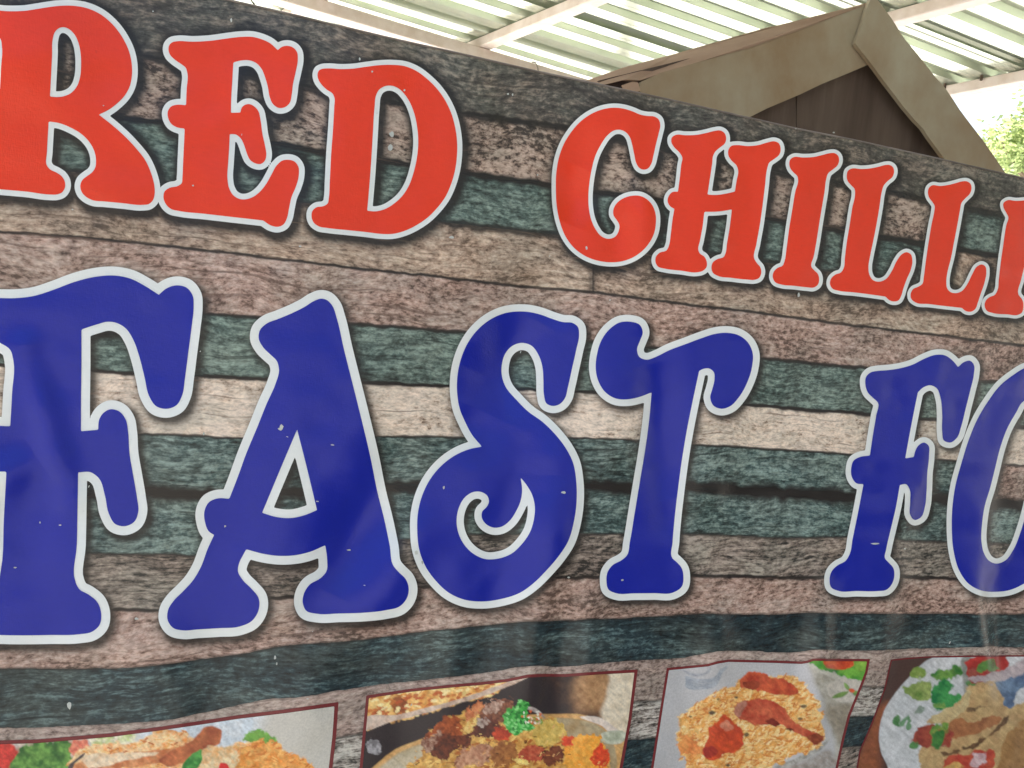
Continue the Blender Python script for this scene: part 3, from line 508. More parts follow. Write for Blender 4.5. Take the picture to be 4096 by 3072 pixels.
def paint2(X, Y):
    ink = np.tile(np.array(lin(52, 44, 46, K)), (len(X), 1))
    fill(ink, X, Y, q5([(1440,100),(2100,100),(2100,900),(1700,700),(1560,420),(1480,250)]), (60,46,44), (84,62,52), 10, 80, 20, 40)
    fill(ink, X, Y, q5([(1700,130),(1860,120),(1850,600),(1760,560),(1790,440),(1640,420),(1620,200)]), (160,118,82), (188,146,104), 6, 60, 21, 34)
    fill(ink, X, Y, q5([(1850,120),(2100,100),(2050,500),(1960,600),(1880,560),(1800,460),(1840,300)]), (214,196,168), (232,218,194), 6, 60, 22, 12)
    d = fill(ink, X, Y, q5([(150,300),(600,240),(1000,200),(1150,195),(1130,250),(900,340),(600,430),(400,480),(150,520)]), (222,150,70), (246,214,140), 10, 26, 23, 4, 34)
    fill(ink, X, Y, q5([(380,330),(460,320),(470,430),(400,450)]), (120,60,35), (160,90,50), 8, 24, 24, 6)
    fill(ink, X, Y, q5([(240,430),(330,400),(330,450),(260,470)]), (170,80,40), (205,120,70), 8, 24, 25, 6)
    grains(ink, X, Y, d, 120, [(250,230,170),(205,120,60),(190,90,50)], (8,18), (4,8), (-.8,.3), 5)
    fill(ink, X, Y, q5([(150,490),(400,440),(700,370),(900,310),(1100,240),(1230,190),(1300,185),(1180,240),(1000,310),(700,400),(400,480),(150,525)]), (222,200,182), (190,160,140), 2, 40, 26, 2)
    # bowl
    fill(ink, X, Y, q5([(150,900),(330,720),(600,590),(900,500),(1300,440),(1500,432),(1700,450),(1830,500),(1920,580),(1980,600),(1960,900)]), (214,170,110), (196,146,88), 2, 60, 27, 3, 50)
    fill(ink, X, Y, q5([(230,900),(380,730),(620,620),(900,540),(1250,480),(1500,462),(1680,480),(1800,530),(1860,600),(1900,900)]), (176,160,128), (150,120,76), 2, 60, 28, 4, 60)
    fill(ink, X, Y, q5([(230,850),(400,720),(600,650),(600,850)]), (206,196,176), (188,172,140), 3, 50, 29, 10, 50)
    fill(ink, X, Y, q5([(1650,455),(1780,460),(1880,520),(1930,580),(1880,580),(1800,520)]), (216,198,184), (232,220,208), 1, 30, 30, 3)
    fill(ink, X, Y, q5([(1780,590),(1970,575),(1960,610),(1800,620)]), (200,200,180), (170,176,150), 1, 30, 31, 3)
    # spoon handle
    fill(ink, X, Y, q5([(1240,390),(1310,385),(1380,420),(1415,465),(1370,440),(1300,405)]), (196,184,178), (120,108,104), 1, 30, 32, 2)
    # rice and meat
    d = fill(ink, X, Y, q5([(430,850),(560,700),(640,560),(760,470),(860,430),(960,400),(1100,470),(1300,520),(1480,470),(1540,560),(1700,640),(1840,760),(1860,900)]), (186,128,62), (224,178,98), 16, 22, 33, 4, 16)
    grains(ink, X, Y, d, 500, [(240,205,120),(205,140,60),(228,176,90),(170,90,40)], (10,22), (3,6), (-1.1,.2), 6)
    for k, (pl, c1, c2) in enumerate([
        ([(600,640),(610,570),(680,510),(730,460),(820,470),(850,560),(760,640),(640,680)], (176,88,46), (120,56,32)),
        ([(620,680),(700,560),(820,580),(900,560),(900,640),(800,680),(760,740),(680,740)], (70,36,28), (124,60,38)),
        ([(580,640),(640,580),(700,560),(640,660),(600,720)], (186,150,126), (110,60,46)),
        ([(870,460),(900,400),(980,360),(1000,380),(950,440),(880,480)], (224,150,100), (190,96,56)),
        ([(960,480),(1000,390),(1100,340),(1180,330),(1190,400),(1150,480),(1060,500)], (150,92,66), (84,46,38)),
        ([(990,400),(1040,350),(1120,345),(1100,400),(1020,440)], (206,176,156), (130,84,66)),
        ([(920,540),(1000,490),(1110,500),(1120,560),(1000,600),(930,590)], (74,38,34), (104,52,40)),
        ([(960,480),(990,470),(1040,490),(1000,520),(960,520)], (200,180,166), (120,86,76)),
        ([(1060,560),(1120,520),(1180,560),(1170,600),(1070,610)], (210,80,46), (160,52,34)),
        ([(860,550),(900,490),(960,480),(930,530),(880,570)], (236,206,130), (214,170,90)),
        ([(800,760),(850,690),(940,660),(1060,655),(1050,740),(900,790),(810,800)], (200,152,118), (166,108,80)),
        ([(1050,660),(1200,640),(1220,760),(1080,790)], (176,116,66), (140,84,46)),
        ([(1220,700),(1280,660),(1400,670),(1400,740),(1300,760),(1230,750)], (176,70,50), (206,112,80)),
        ([(1400,720),(1430,670),(1520,660),(1550,720),(1480,780),(1410,780)], (100,52,36), (140,76,50)),
        ([(1340,600),(1350,520),(1440,470),(1530,500),(1540,580),(1480,640),(1380,650)], (226,196,110), (206,168,80)),
        ([(1560,640),(1620,590),(1780,590),(1830,700),(1830,860),(1640,860),(1540,760)], (230,150,50), (240,176,76)),
        ([(1740,700),(1790,640),(1830,680),(1810,800),(1750,800)], (205,60,36), (226,84,44)),
        ([(1530,605),(1600,600),(1590,640),(1540,640)], (205,60,36), (226,84,44)),
        ([(1190,750),(1290,745),(1290,775),(1200,770)], (250,226,140), (240,206,110)),
        ]):
        fill(ink, X, Y, q5(pl), c1, c2, 11, 14, 50 + k, 3, 12)
    grains(ink, X, Y, d + 12, 150, [(236,200,124),(120,60,34),(206,130,66),(60,32,24),(90,44,30),(224,170,110)], (5,14), (1.8,3.6), (-1.1,.2), 21)
    d = fill(ink, X, Y, q5([(1120,430),(1170,400),(1230,355),(1290,360),(1290,420),(1320,470),(1330,540),(1250,560),(1200,580),(1150,510)]), (46,150,56), (96,190,92), 9, 16, 80, 3, 14)
    grains(ink, X, Y, d, 50, [(140,215,130),(30,110,44)], (6,11), (3,6), (-1,1), 9)
    d = inside(q5([(1250,430),(1400,440),(1400,500),(1260,500)]), X, Y)
    grains(ink, X, Y, d, 40, [(240,230,200),(226,110,60),(250,250,235),(120,160,60)], (4,9), (3,5), (0,3), 10)
    fill(ink, X, Y, q5([(205,620),(285,615),(285,700),(240,715),(210,690)]), (176,172,174), (110,106,108), 6, 12, 81, 3, 9)
    return ink
def paint3(X, Y):
    ink = np.tile(np.array(lin(192, 190, 190, K)), (len(X), 1))
    t = vnoise(X + 1e4, Y + 1e4, 90, 70); ink *= (.88 + .2 * t)[:, None]
    fill(ink, X, Y, q6([(1500,180),(2100,150),(2100,1300),(1700,1300),(1750,1000),(1650,600),(1560,360)]), (166,160,146), (182,176,164), 5, 80, 71, 14)
    fill(ink, X, Y, q6([(1650,650),(1950,620),(1900,800),(1840,980),(1700,760)]), (140,130,112), (160,150,134), 4, 60, 72, 16)
    fill(ink, X, Y, q6([(1500,215),(1700,290),(1860,350),(1840,380),(1660,330),(1530,260)]), (206,202,190), (188,184,170), 2, 60, 73, 4)
    fill(ink, X, Y, q6([(1680,430),(1780,370),(1900,362),(2100,380),(2000,540),(1900,570),(1760,560),(1690,500)]), (204,196,184), (192,184,172), 2, 60, 74, 4)
    fill(ink, X, Y, q6([(1490,180),(2100,170),(2050,380),(1900,380),(1740,310),(1540,240)]), (50,130,50), (120,180,70), 8, 20, 75, 4, 26)
    fill(ink, X, Y, q6([(1640,180),(1930,180),(1920,240),(1800,280),(1690,270),(1645,230)]), (205,70,40), (226,110,60), 4, 24, 76, 4)
    fill(ink, X, Y, q6([(1920,190),(2040,200),(2010,290),(1920,280)]), (150,190,80), (110,160,60), 5, 20, 77, 4)
    fill(ink, X, Y, q6([(1830,400),(1870,430),(1880,470),(1840,450)]), (130,160,90), (110,140,80), 1, 20, 78, 3)
    fill(ink, X, Y, q6([(1720,535),(1780,490),(1870,480),(1840,510),(1770,535)]), (120,150,80), (100,132,70), 1, 20, 79, 3)
    fill(ink, X, Y, q6([(1900,480),(1960,480),(1960,520),(1920,515)]), (120,150,80), (100,132,70), 1, 20, 80, 3)
    fill(ink, X, Y, q6([(1870,460),(1900,450),(1925,470),(1900,490),(1875,480)]), (205,84,50), (215,90,54), 1, 20, 81, 3)
    fill(ink, X, Y, q6([(400,290),(500,320),(600,310),(650,260),(640,300),(560,340),(450,330)]), (150,152,158), (170,172,178), 1, 20, 82, 4)
    for k in range(5):
        fill(ink, X, Y, q6([(420,350+20*k),(560,370+19*k),(680,350+16*k),(740,280),(800,255),(760,300),(690,375+15*k),(560,384+19*k),(430,362+20*k)]), (150,156,164), (170,174,180), 0, 20, 83 + k, 2)
    # plate rim at bottom
    fill(ink, X, Y, q6([(1150,1180),(1400,1070),(1600,960),(1700,900),(1640,980),(1450,1090),(1250,1200)]), (140,138,128), (205,202,196), 1, 40, 90, 3)
    fill(ink, X, Y, q6([(1250,1200),(1500,1080),(1700,1000),(1800,1300),(1200,1400)]), (150,140,130), (176,170,164), 2, 60, 91, 12)
    d = fill(ink, X, Y, q6([(360,830),(380,720),(470,620),(600,540),(740,480),(880,400),(1000,340),(1200,330),(1380,340),(1500,420),(1580,520),(1615,620),(1630,760),(1660,860),(1580,960),(1400,1050),(1200,1150),(1000,1300),(500,1300),(400,1060),(360,950)]), (224,158,84), (240,196,124), 12, 24, 92, 4, 26)
    grains(ink, X, Y, d, 1500, RICE + [(206,120,60),(244,214,150)], (9,18), (2.5,4), (-1.3,.3), 11)
    fill(ink, X, Y, q6([(380,850),(450,880),(600,1000),(560,1060),(420,1030),(370,950)]), (214,120,64), (232,160,90), 16, 20, 93, 6)
    for k, (pl, c1, c2) in enumerate([
        ([(910,390),(950,330),(1020,305),(1110,310),(1180,350),(1300,370),(1380,420),(1420,490),(1300,510),(1180,490),(1080,470),(980,450),(915,440)], (176,64,44), (206,96,60)),
        ([(920,400),(1000,380),(1080,410),(1060,450),(960,440)], (120,44,34), (160,70,44)),
        ([(850,650),(900,580),(1000,550),(1100,535),(1220,570),(1310,640),(1370,740),(1480,800),(1600,850),(1645,890),(1570,950),(1510,890),(1390,830),(1280,770),(1150,770),(1020,760),(900,710)], (172,62,44), (206,104,72)),
        ([(1130,740),(1200,730),(1260,770),(1180,780)], (110,40,32), (130,50,38)),
        ([(1310,800),(1360,790),(1390,820),(1340,830)], (100,44,32), (120,54,40)),
        ([(1510,880),(1600,850),(1650,880),(1570,950)], (120,52,36), (160,80,50)),
        ([(870,600),(960,570),(950,620),(880,700),(850,660)], (190,130,110), (150,90,70)),
        ([(640,800),(720,740),(760,690),(860,760),(920,800),(935,920),(890,1000),(780,1030),(700,1080),(600,1070),(580,1000),(620,900)], (214,84,44), (190,70,44)),
        ([(580,1000),(640,960),(700,1000),(660,1070),(600,1070)], (150,44,40), (176,60,46)),
        ([(730,760),(800,740),(850,800),(790,830)], (214,140,110), (200,110,84)),
        ]): fill(ink, X, Y, q6(pl), c1, c2, 5, 18, 100 + k, 3, 26)
    for (x, y, a, b) in ((715,545,14,10),(875,530,16,10),(1470,608,30,16),(1440,720,22,14),(660,665,30,20),(965,860,24,20),(800,1130,20,12),(470,700,14,8)):
        fill(ink, X, Y, q6([(x-a,y),(x,y-b),(x+a,y),(x,y+b)]), (84,70,60), (120,100,70), 1, 10, 120, 3)
    return ink
def paint4(X, Y):
    ink = np.tile(np.array(lin(78, 56, 50, K)), (len(X), 1))
    fill(ink, X, Y, q7([(300,1700),(380,1400),(540,1050),(600,900),(760,850),(680,1150),(620,1300),(580,1700)]), (150,88,56), (134,78,54), 4, 40, 130, 24)
    fill(ink, X, Y, q7([(1200,360),(1500,330),(2500,330),(2500,2000),(800,2000),(700,1590),(620,1400),(600,1200),(640,1000),(740,820),(900,620),(1040,470)]), (190,192,192), (204,204,204), 2, 60, 131, 3, 60)
    fill(ink, X, Y, q7([(1550,340),(1610,340),(1590,700),(1560,800),(1530,620)]), (120,124,116), (150,152,146), 2, 40, 132, 6)
    for k, (pl, c1, c2) in enumerate([
        ([(940,550),(1000,490),(1110,500),(1100,580),(1030,580),(960,580)], (110,140,60), (150,170,90)),
        ([(1170,560),(1280,500),(1400,480),(1440,430),(1500,460),(1510,540),(1400,600),(1260,600),(1190,580)], (50,110,50), (110,150,70)),
        ([(870,690),(950,660),(1080,630),(1180,620),(1200,760),(1130,840),(1020,830),(940,780),(890,760)], (100,130,60), (150,165,95)),
        ([(1200,720),(1260,640),(1390,620),(1420,680),(1380,760),(1500,750),(1510,850),(1380,940),(1280,960),(1190,880)], (30,110,60), (70,150,80)),
        ([(1180,880),(1290,870),(1340,900),(1240,930)], (130,160,80), (90,140,70)),
        ([(1560,650),(1640,640),(1700,680),(1620,720)], (60,110,60), (90,140,80)),
        ([(750,1080),(800,1020),(840,1060),(820,1120),(770,1110)], (70,120,70), (100,140,90)),
        ([(880,1060),(930,1000),(940,1160),(920,1160),(910,1060),(850,1140),(830,1130)], (90,130,90), (110,150,110)),
        ([(990,980),(1040,920),(1110,920),(1080,970)], (130,146,130), (150,160,146)),
        ([(1580,420),(1660,360),(1840,335),(1980,350),(2050,420),(2010,500),(1860,560),(1700,640),(1620,650),(1590,560)], (150,50,44), (176,56,50)),
        ([(1590,500),(1700,510),(1760,600),(1640,640),(1590,600)], (150,76,64), (124,56,50)),
        ([(1700,500),(1760,410),(1800,400),(1880,380),(1900,440),(1940,480),(1850,520),(1740,520)], (96,140,66), (76,120,56)),
        ([(1590,700),(1800,620),(1900,640),(1960,740),(2050,900),(2300,800),(2300,2000),(1300,2000),(1050,1470),(1080,1340),(1300,1340),(1400,1240),(1390,1140),(1150,1070),(1300,960),(1500,850)], (176,142,98), (196,166,116)),
        ([(1150,1070),(1300,970),(1500,860),(1600,740),(1580,900),(1400,1040),(1300,1090)], (198,180,134), (184,162,118)),
        ([(1400,1060),(1650,1060),(1840,1010),(2000,1040),(1860,1120),(1700,1180),(1500,1260),(1400,1260)], (176,118,76), (150,96,62)),
        ([(1300,1440),(1500,1380),(1750,1260),(1960,1090),(2040,1010),(2000,1080),(1780,1280),(1520,1410),(1330,1450)], (84,62,42), (110,80,54)),
        ([(1590,950),(1700,910),(1830,905),(1720,930),(1600,960)], (110,88,62), (130,104,74)),
        ([(1900,640),(2020,560),(2220,440),(2240,640),(2120,760),(2060,900),(2020,900),(1980,800),(1920,720)], (110,132,156), (78,96,124)),
        ([(1600,600),(1850,540),(2150,420),(2260,350),(2260,480),(2060,600),(1850,640),(1750,640)], (166,150,152), (184,170,170)),
        ([(2000,1250),(2150,1100),(2300,1000),(2300,1700),(1900,1700),(1950,1450)], (150,110,66), (170,128,80)),
        ([(980,1320),(1010,1160),(1130,1100),(1220,1120),(1400,1170),(1400,1290),(1360,1340),(1180,1340),(1050,1350)], (160,74,56), (136,56,48)),
        ([(1190,1110),(1280,1100),(1380,1110),(1370,1180),(1240,1200),(1200,1280),(1180,1180)], (90,140,60), (130,150,70)),
        ([(1220,1180),(1310,1170),(1320,1290),(1250,1360),(1210,1330)], (50,110,50), (76,130,60)),
        ([(960,1320),(1040,1330),(1020,1370),(960,1360)], (60,120,60), (90,140,80)),
        ([(1330,1500),(1420,1440),(1560,1440),(1880,1400),(1890,1540),(1800,1700),(1320,1700)], (170,60,48), (190,84,60)),
        ([(1620,1480),(1720,1420),(1790,1460),(1750,1560),(1640,1590)], (210,190,190), (190,150,150)),
        ([(1300,1620),(1380,1540),(1480,1540),(1560,1650),(1450,1700),(1300,1700)], (214,180,110), (196,150,84)),
        ]): fill(ink, X, Y, q7(pl), c1, c2, 9, 24, 140 + k, 5, 30)
    return ink
PICS = [
 ('food picture of fried chicken and rice with tomato and lettuce', paint1, 15,
  [(-420,3030),(0,2962),(146,2958),(443,2933),(633,2908),(800,2884),(949,2861),(1139,2838),(1354,2808),(1345,2940),(1330,3072),(1310,3300),(1290,3480),(400,3640),(-420,3760)]),
 ('food picture of a meat and rice dish topped with green herbs in a bowl', paint2, 12,
  [(1465,2782),(1644,2755),(1820,2737),(1926,2728),(2026,2716),(2114,2698),(2180,2695),(2261,2696),(2400,2686),(2551,2678),(2525,2882),(2490,3072),(2465,3250),(2440,3330),(1900,3420),(1405,3500),(1438,3072)]),
 ('food picture of three pieces of chicken on orange rice on a white plate', paint3, 10,
  [(2667,2672),(2830,2656),(2870,2645),(2912,2638),(3100,2642),(3205,2646),(3230,2642),(3251,2634),(3480,2636),(3470,2690),(3452,2738),(3400,2866),(3377,2957),(3352,3072),(3325,3180),(2900,3240),(2585,3290),(2604,3072),(2636,2866)]),
 ('food picture of folded flatbread with salad leaves and a bowl of red sauce', paint4, 6,
  [(3563,2638),(3640,2630),(3714,2625),(3900,2622),(4200,2620),(4500,2620),(4400,2900),(4350,3100),(3900,3180),(3405,3220),(3426,3072),(3437,3004),(3487,2889),(3537,2752)])]
for lab, fn, bw, poly in PICS:
    q = []                                            # straight segments, gently resampled
    for a, b in zip(poly, poly[1:] + poly[:1]):
        n = max(1, int(math.hypot(b[0] - a[0], b[1] - a[1]) / 60))
        for k in range(n): q.append((a[0] + (b[0] - a[0]) * k / n, a[1] + (b[1] - a[1]) * k / n))
    q = np.array(q, float)
    gx, gy, f = grid_sdf([q], 12, 3.7)
    pts, fc = region(gx, gy, f + bw)
    o = cloth_mesh('food_picture', pts, fc, 2 * LAYER, M_PHOTO, banner, label=lab)
    ink = np.clip(fn(pts[:, 0], pts[:, 1]), 0, 1)
    a = o.data.attributes.new('ink', 'FLOAT_COLOR', 'POINT')
    a.data.foreach_set('color', np.concatenate([ink, np.ones((len(ink), 1))], 1).ravel().astype(np.float32))
    pts, fc = region(gx, gy, np.maximum(f, -(f + bw + 6)))
    cloth_mesh('border', pts, fc, LAYER, M_MAROON, o)
# timber frame that carries the banner (behind it)
M_TIMBER = rough_mat('rough_timber', lin(120, 92, 68), lin(150, 120, 92), 12, .8, 0, (1, 1, .1))
for x in (-.26, 1.62): box('frame_post', (x, D + .035, 0), (x, D + .035, 1.80), .045, .03, M_TIMBER, banner, up=Vector((0, -1, 0)))
for z in (1.76, .66): box('frame_rail', (-.26, D + .068, z), (1.62, D + .068, z), .045, .03, M_TIMBER, banner, up=Vector((0, -1, 0)))

# ------------------------------------------------------------------ ground
M_GROUND = rough_mat('dry_earth', lin(112, 111, 108), lin(132, 131, 127), 1.2, .95, 0, (1, 1, 1), .3)
n = 24; gv = []; gf = []
for j in range(n + 1):
    for i in range(n + 1):
        x = (i / n * 2 - 1); y = (j / n * 2 - 1); gv.append((math.copysign(abs(x) ** 3, x) * 900, math.copysign(abs(y) ** 3, y) * 900, 0))
for j in range(n):
    for i in range(n): gf.append((j * (n + 1) + i, j * (n + 1) + i + 1, (j + 1) * (n + 1) + i + 1, (j + 1) * (n + 1) + i))
meshobj('ground', gv, gf, M_GROUND, kind='structure')

M_BOUNCE = rough_mat('pale_bounce', lin(200, 203, 202), lin(216, 218, 216), .8, .85, 0, (1, 1, 1), .1)  # unseen pale sheet, added as something bright for the roof underside to reflect
yv = []; yf = []
for j in range(15):
    for i in range(15): yv.append((-14 + i * 2.6, 3.2 + j * 2.6, .004))
for j in range(14):
    for i in range(14): yf.append((j * 15 + i, j * 15 + i + 1, (j + 1) * 15 + i + 1, (j + 1) * 15 + i))
meshobj('bounce_sheet', yv, yf, M_BOUNCE, kind='structure')

# ------------------------------------------------------------------ corrugated roof over everything
roof = empty('roof', (0, 0, 0), 'pale corrugated metal lean-to roof on white painted steel bars above the banner', 'roof')
RIB = Vector((7865, 576, -661)).normalized()
PUR = Vector((-1365, 4027, -245)).normalized()
_a = RIB.cross(PUR).cross(RIB).normalized(); _a = _a if _a.y > 0 else -_a
RIB = (RIB - _a * .044).normalized()
RN = RIB.cross(PUR).normalized()
if RN.z < 0: RN = -RN
HROOF = 1.30
R0 = Vector((0, 0, 1.6)) + Vector(rays(2600, 150).tolist()) * (1.0)
_d = Vector(rays(2600, 150).tolist()); R0 = Vector((0, 0, 1.6)) + _d * (HROOF / _d.z)
def on_roof(px, py, drop=0.0):
    d = Vector(rays(px, py).tolist()); e = Vector((0, 0, 1.6)); o_ = R0 - RN * drop
    return e + d * ((o_ - e).dot(RN) / d.dot(RN))
ACR = RN.cross(RIB).normalized()                       # across the ribs, away from the viewer
if ACR.y < 0: ACR = -ACR
def rc(p): q = p - R0; return q.dot(RIB), q.dot(ACR)
m, nt_, nd, lk, bs = new_mat('roof_sheet_metal'); M_SHEET = m
tc = nd.new('ShaderNodeTexCoord').outputs['Object']
f1 = n_noise(nd, lk, tc, 5, 4)
lk.new(n_ramp(nd, lk, f1, [(.3, lin(184, 192, 174)), (.7, lin(204, 210, 194))]), bs.inputs['Base Color'])
bs.inputs['Metallic'].default_value = .6; bs.inputs['Roughness'].default_value = .17
bp = nd.new('ShaderNodeBump'); bp.inputs['Strength'].default_value = .05; bp.inputs['Distance'].default_value = .01
lk.new(n_noise(nd, lk, tc, 3.5, 3), bp.inputs['Height']); lk.new(bp.outputs[0], bs.inputs['Normal'])
PITCH = .14
# profile of one pitch (across, height above the low pans): pan with two stiffening grooves, web, crest, web
PROF = [(0, 0), (.043, 0), (.0445, .0014), (.046, 0), (.070, 0), (.078, .028), (.132, .028)]
A_OFF = .047
right_s = rc(on_roof(3860, 372))[0] + .02
NS = 6
s0 = -2.3
for k in range(-13, 5):  # lowest k: unseen front rows, added to deepen the shade on the banner
    vv, ff = [], []
    prof = [(c * PITCH + x, z) for c in range(NS) for x, z in PROF] + [(NS * PITCH + .03, 0), (NS * PITCH + .05, .001)]
    sk0 = s0 if k >= -4 else -1.1            # added front rows start farther right, opening the left to skylight
    sk1 = right_s if k >= -4 else right_s + 5.0  # added front rows run on rightward to hold back light from that side
    for s_ in (sk0, -.9, 0.0, sk1):
        for x, z in prof:
            vv.append(R0 + RIB * s_ + ACR * (A_OFF + k * NS * PITCH + x) + RN * (z + .004 * ((k % 2))))
    npf = len(prof)
    for a in range(3):
        for i in range(npf - 1): ff.append((a * npf + i, a * npf + i + 1, (a + 1) * npf + i + 1, (a + 1) * npf + i))
    meshobj('roof_sheet', vv, ff, M_SHEET, roof)
M_STEEL = rough_mat('white_painted_steel', lin(206, 190, 178), lin(222, 210, 202), 14, .45, 0, (1, 1, 1), .1)
M_BOLT = rough_mat('rusty_bolt', lin(84, 70, 60), lin(110, 92, 80), 60, .6, .5)
def purlin(px, py, ya=-5.5, yb=5.0, wd=.06, dp=.05, name='purlin'):
    p = on_roof(px, py, .003); a = p + PUR * ((ya - p.y) / PUR.y); b = p + PUR * ((yb - p.y) / PUR.y)
    return box(name, a, b, wd, dp, M_STEEL, roof, up=RN)
purlin(2180, 55); purlin(3770, 0); purlin(3930, 322); purlin(1185, 25)
for bx_, by_ in ((3776, 340), (3922, 306), (2075, 118)):          # bolts through the bars
    p = on_roof(bx_, by_, .0); box('bolt', p + RN * .012, p - RN * .02, .012, .012, M_BOLT, roof, up=Vector((0, 1, 0)))
# rafter parallel to the ribs, under the purlins
pa = on_roof(1890, 192, .055)
box('rafter', pa - RIB * 3.2, pa + RIB * (right_s - .1 - rc(pa)[0]), .08, .06, M_STEEL, roof, up=RN)
for sx, yy in ((-1.5, -5.0), (-1.9, 5.0), (5.6, -5.0), (2.3, 4.9)):
    box('roof_post', (sx, yy, 0), (sx, yy, 2.86 - .084 * (sx - R0.x)), .07, .07, M_STEEL, roof, up=Vector((0, 1, 0)))

# ------------------------------------------------------------------ gable of the stall behind
gable = empty('stall_gable', (0, 0, 0), 'dark triangular stall gable edged with wide grey weathered metal boards behind the banner', 'gable')
GY = 1.75
M_PANEL = rough_mat('dark_plywood', lin(70, 55, 45), lin(100, 86, 75), 13, .75, 0, (1, 1, .12), .2, (.38, .72), 8)
M_FASC = rough_mat('weathered_sheet', lin(144, 123, 95), lin(168, 161, 140), 3.0, .6, .15, (1, 1, .8), .2, (.38, .62), 8)
M_EDGE = rough_mat('bare_wood_edge', lin(150, 122, 102), lin(172, 146, 124), 10, .75, 0, (.2, 1, 1), .2)
M_SHADE = rough_mat('shade_brown', lin(40, 28, 24), lin(54, 40, 34), 10, .9)
def slab(name, pix, Y, th, mat, parent, Ys=None):
    """flat board standing at depth Y (or one depth per corner), th thick"""
    n = len(pix); ys = Ys or [Y] * n
    fr = [at(x, y, yy) for (x, y), yy in zip(pix, ys)]; bk = [p + np.array([0, th, 0]) for p in fr]
    fs = [tuple(range(n))] + [tuple(range(2 * n - 1, n - 1, -1))] + [(i, i + n, (i + 1) % n + n, (i + 1) % n) for i in range(n)]
    return meshobj(name, fr + bk, fs, mat, parent)
# panel in three vertical sheets (the joints show as dark lines)
slab('gable_panel', [(2420, 700), (2395, 322), (3183, 130), (3183, 1000)], GY + .03, .018, M_PANEL, gable)
slab('gable_panel', [(3187, 1000), (3187, 130), (3460, 40), (3800, 560), (3800, 1000)], GY + .031, .018, M_PANEL, gable)
slab('fascia_board', [(2556, 352), (2566, 326), (2640, 292), (2800, 246), (3000, 190), (3200, 118), (3478, 14), (3425, 172), (3474, 258), (3400, 290), (3287, 336), (3200, 378), (3068, 434), (2992, 472), (2900, 520), (2600, 520)], GY, .012, M_FASC, gable)
slab('fascia_board', [(3484, -6), (3505, -20), (3512, 0), (3569, 78), (3616, 152), (3677, 226), (3738, 304), (3777, 347), (3816, 403), (3838, 438), (3877, 490), (3937, 568), (3994, 651), (4030, 705), (4060, 860), (3900, 800), (3781, 640), (3716, 551), (3690, 512), (3660, 482), (3616, 430), (3573, 373), (3530, 317), (3486, 256), (3421, 174), (3449, 95), (3465, 43)], GY - .014, .012, M_FASC, gable)
# upper folded edge of the left board, leaning back
slab('board_edge', [(2345, 322), (2500, 268), (2700, 215), (2850, 172), (3060, 112), (3240, 75), (3478, 8), (3476, 16), (3200, 120), (3000, 192), (2800, 248), (2640, 294), (2560, 322), (2500, 318), (2400, 342)],
     0, .01, M_EDGE, gable, [GY + .07] * 6 + [GY + .02, GY] + [GY] * 4 + [GY + .01] * 3)
slab('torn_flap', [(2490, 340), (2530, 326), (2552, 330), (2562, 362), (2540, 372), (2500, 362)], GY - .004, .006, M_EDGE, gable)
slab('gap_shade', [(2395, 338), (2465, 320), (2510, 326), (2530, 345), (2500, 380), (2420, 372)], GY + .022, .004, M_SHADE, gable)  # dark sheet standing in for the shade inside the torn opening
for x in (.62, 2.05): box('stall_post', (x, GY + .08, 0), (x, GY + .08, 2.02), .06, .06, M_TIMBER, gable, up=Vector((0, -1, 0)))

# thin wires hanging behind the banner
def wire(pts, r, mat, label):
    vv, ff = [], []; pts = [Vector(p) for p in pts]
    for i, p in enumerate(pts):
        d = (pts[min(i + 1, len(pts) - 1)] - pts[max(i - 1, 0)]).normalized(); a = d.orthogonal().normalized(); b = d.cross(a)
        for k in range(6): vv.append(p + (a * math.cos(k * math.pi / 3) + b * math.sin(k * math.pi / 3)) * r)
    for i in range(len(pts) - 1):
        for k in range(6): ff.append((i * 6 + k, i * 6 + (k + 1) % 6, (i + 1) * 6 + (k + 1) % 6, (i + 1) * 6 + k))
    o = meshobj('wire', vv, ff, mat, None, True); o['label'] = label; o['category'] = 'wire'; return o
M_WIRE = rough_mat('dark_wire', lin(50, 44, 42), lin(60, 54, 50), 20, .6)
M_WIREP = rough_mat('pale_wire', lin(150, 140, 128), lin(170, 160, 146), 20, .6)
p = on_roof(995, -14, .06); q = Vector(at(1040, 60, p.y - .1))
wire([p, Vector(at(1003, -2, p.y)), Vector(at(1012, 12, p.y - .03)), Vector(at(1024, 24, p.y - .05)), q], .004, M_WIRE, 'short dark wire hanging from the roof above the banner top at far left')
p = on_roof(2128, 248, .12)
wire([p, Vector(at(2143, 251, p.y)), Vector(at(2150, 270, p.y)), Vector(at(2158, 300, p.y)), Vector(at(2162, 340, p.y))], .004, M_WIREP, 'thin pale wire looped down from the roof bar beside the stall gable')

# ------------------------------------------------------------------ tree beyond the roof
def leaf_mat():
    m, nt, nd, lk, bs = new_mat('leaf')
    tc = nd.new('ShaderNodeTexCoord').outputs['Object']
    c = n_ramp(nd, lk, n_noise(nd, lk, tc, 1.3, 2), [(.35, (.05, .10, .025)), (.65, (.12, .17, .05))])
    lk.new(c, bs.inputs['Base Color']); bs.inputs['Roughness'].default_value = .5
    tr = nd.new('ShaderNodeBsdfTranslucent'); lk.new(n_mix(nd, lk, c, (.55, .66, .30), .8), tr.inputs[0])
    mx = nd.new('ShaderNodeMixShader'); mx.inputs[0].default_value = .6
    out = nd['Material Output']; lk.new(bs.outputs[0], mx.inputs[1]); lk.new(tr.outputs[0], mx.inputs[2]); lk.new(mx.outputs[0], out.inputs[0]); return m
M_LEAF = leaf_mat(); M_BARK = rough_mat('bark', lin(96, 82, 68), lin(128, 112, 94), 9, .9)
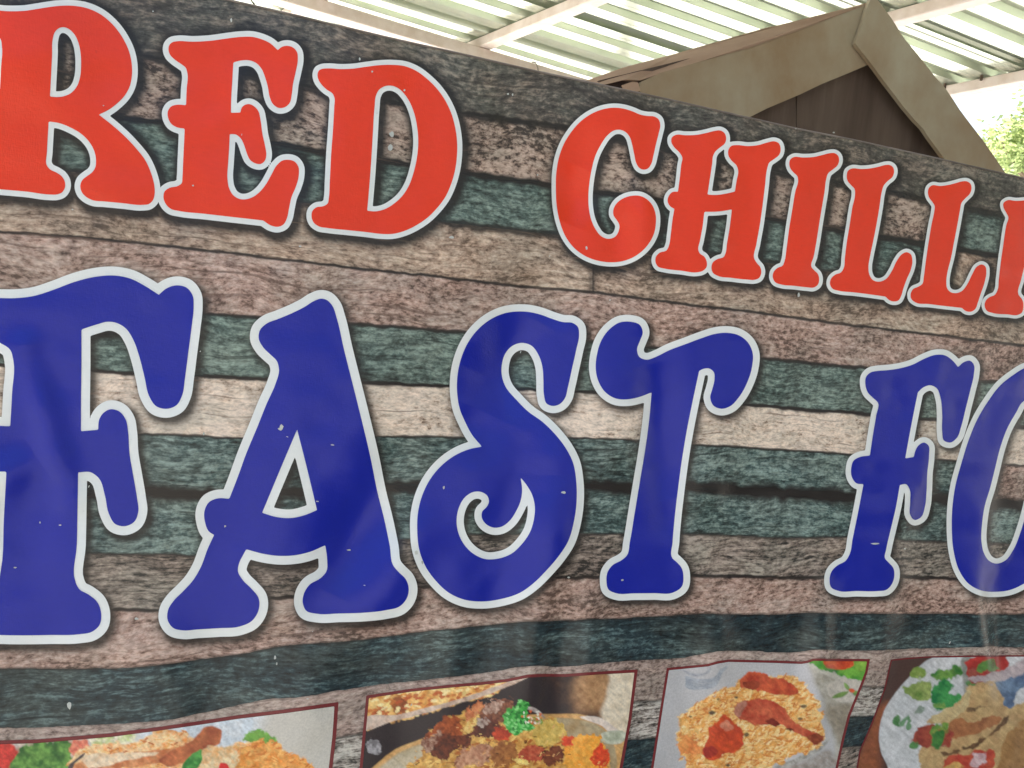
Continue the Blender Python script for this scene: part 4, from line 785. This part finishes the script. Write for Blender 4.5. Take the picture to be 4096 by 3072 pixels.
def tree(center, rad, label, seed, h=.10, n=5200):
    cx, cy, cz = center; r = random.Random(seed)
    t = empty('tree', (0, 0, 0), label, 'tree')
    vv, ff = [], []
    def limb(a, b, ra, rb, seg=5):
        a, b = Vector(a), Vector(b); pts = [a.lerp(b, k / seg) + Vector((r.uniform(-1, 1), r.uniform(-1, 1), 0)) * .06 * (k not in (0,)) for k in range(seg + 1)]
        b0 = len(vv)
        for i, p in enumerate(pts):
            R_ = ra + (rb - ra) * i / seg
            for k in range(7): vv.append(p + Vector((math.cos(k * 2 * math.pi / 7), math.sin(k * 2 * math.pi / 7), 0)) * R_)
        for i in range(seg):
            for k in range(7): ff.append((b0 + i * 7 + k, b0 + i * 7 + (k + 1) % 7, b0 + (i + 1) * 7 + (k + 1) % 7, b0 + (i + 1) * 7 + k))
        return pts[-1]
    fork = limb((cx, cy, 0), (cx + .1, cy, cz - rad * .7), .2, .14)
    tips = []
    for k in range(16):
        a = k * 2.4; e = r.uniform(.25, 1); R_ = rad * r.uniform(.5, .95)
        tip = fork + Vector((math.cos(a) * R_ * math.cos(e), math.sin(a) * R_ * math.cos(e), rad * .3 + R_ * math.sin(e) * 1.1)); limb(fork, tip, .07, .02); tips.append(tip)
        for _ in range(3): tips.append(tip + Vector((r.gauss(0, .35), r.gauss(0, .35), r.gauss(0, .3))) * rad * .5)
    meshobj('trunk', vv, ff, M_BARK, t, True)
    lv, lf = [], []
    for i in range(n):
        c = r.choice(tips) + Vector((r.gauss(0, 1), r.gauss(0, 1), r.gauss(0, .8))) * rad * .17
        u = Vector((r.gauss(0, 1), r.gauss(0, 1), r.gauss(0, .6))).normalized(); v = u.cross(Vector((r.gauss(0, 1), r.gauss(0, 1), r.gauss(0, 1)))).normalized()
        s_ = h * r.uniform(.6, 1.3); b0 = len(lv)
        lv += [c - u * s_, c + v * s_ * .45, c + u * s_, c - v * s_ * .45]; lf.append((b0, b0 + 1, b0 + 2, b0 + 3))
    meshobj('crown', lv, lf, M_LEAF, t)
T = at(4230, 620, 9.0); tree((T[0], T[1], T[2] + .1), 1.25, 'sunlit leafy green tree beyond the stall gable at the right edge', 3, .055, 9000)
T = at(4750, 300, 11.0); tree((T[0], T[1], T[2]), 2.2, 'taller pale green tree outside the roof, farther right', 8, .08, 6000)
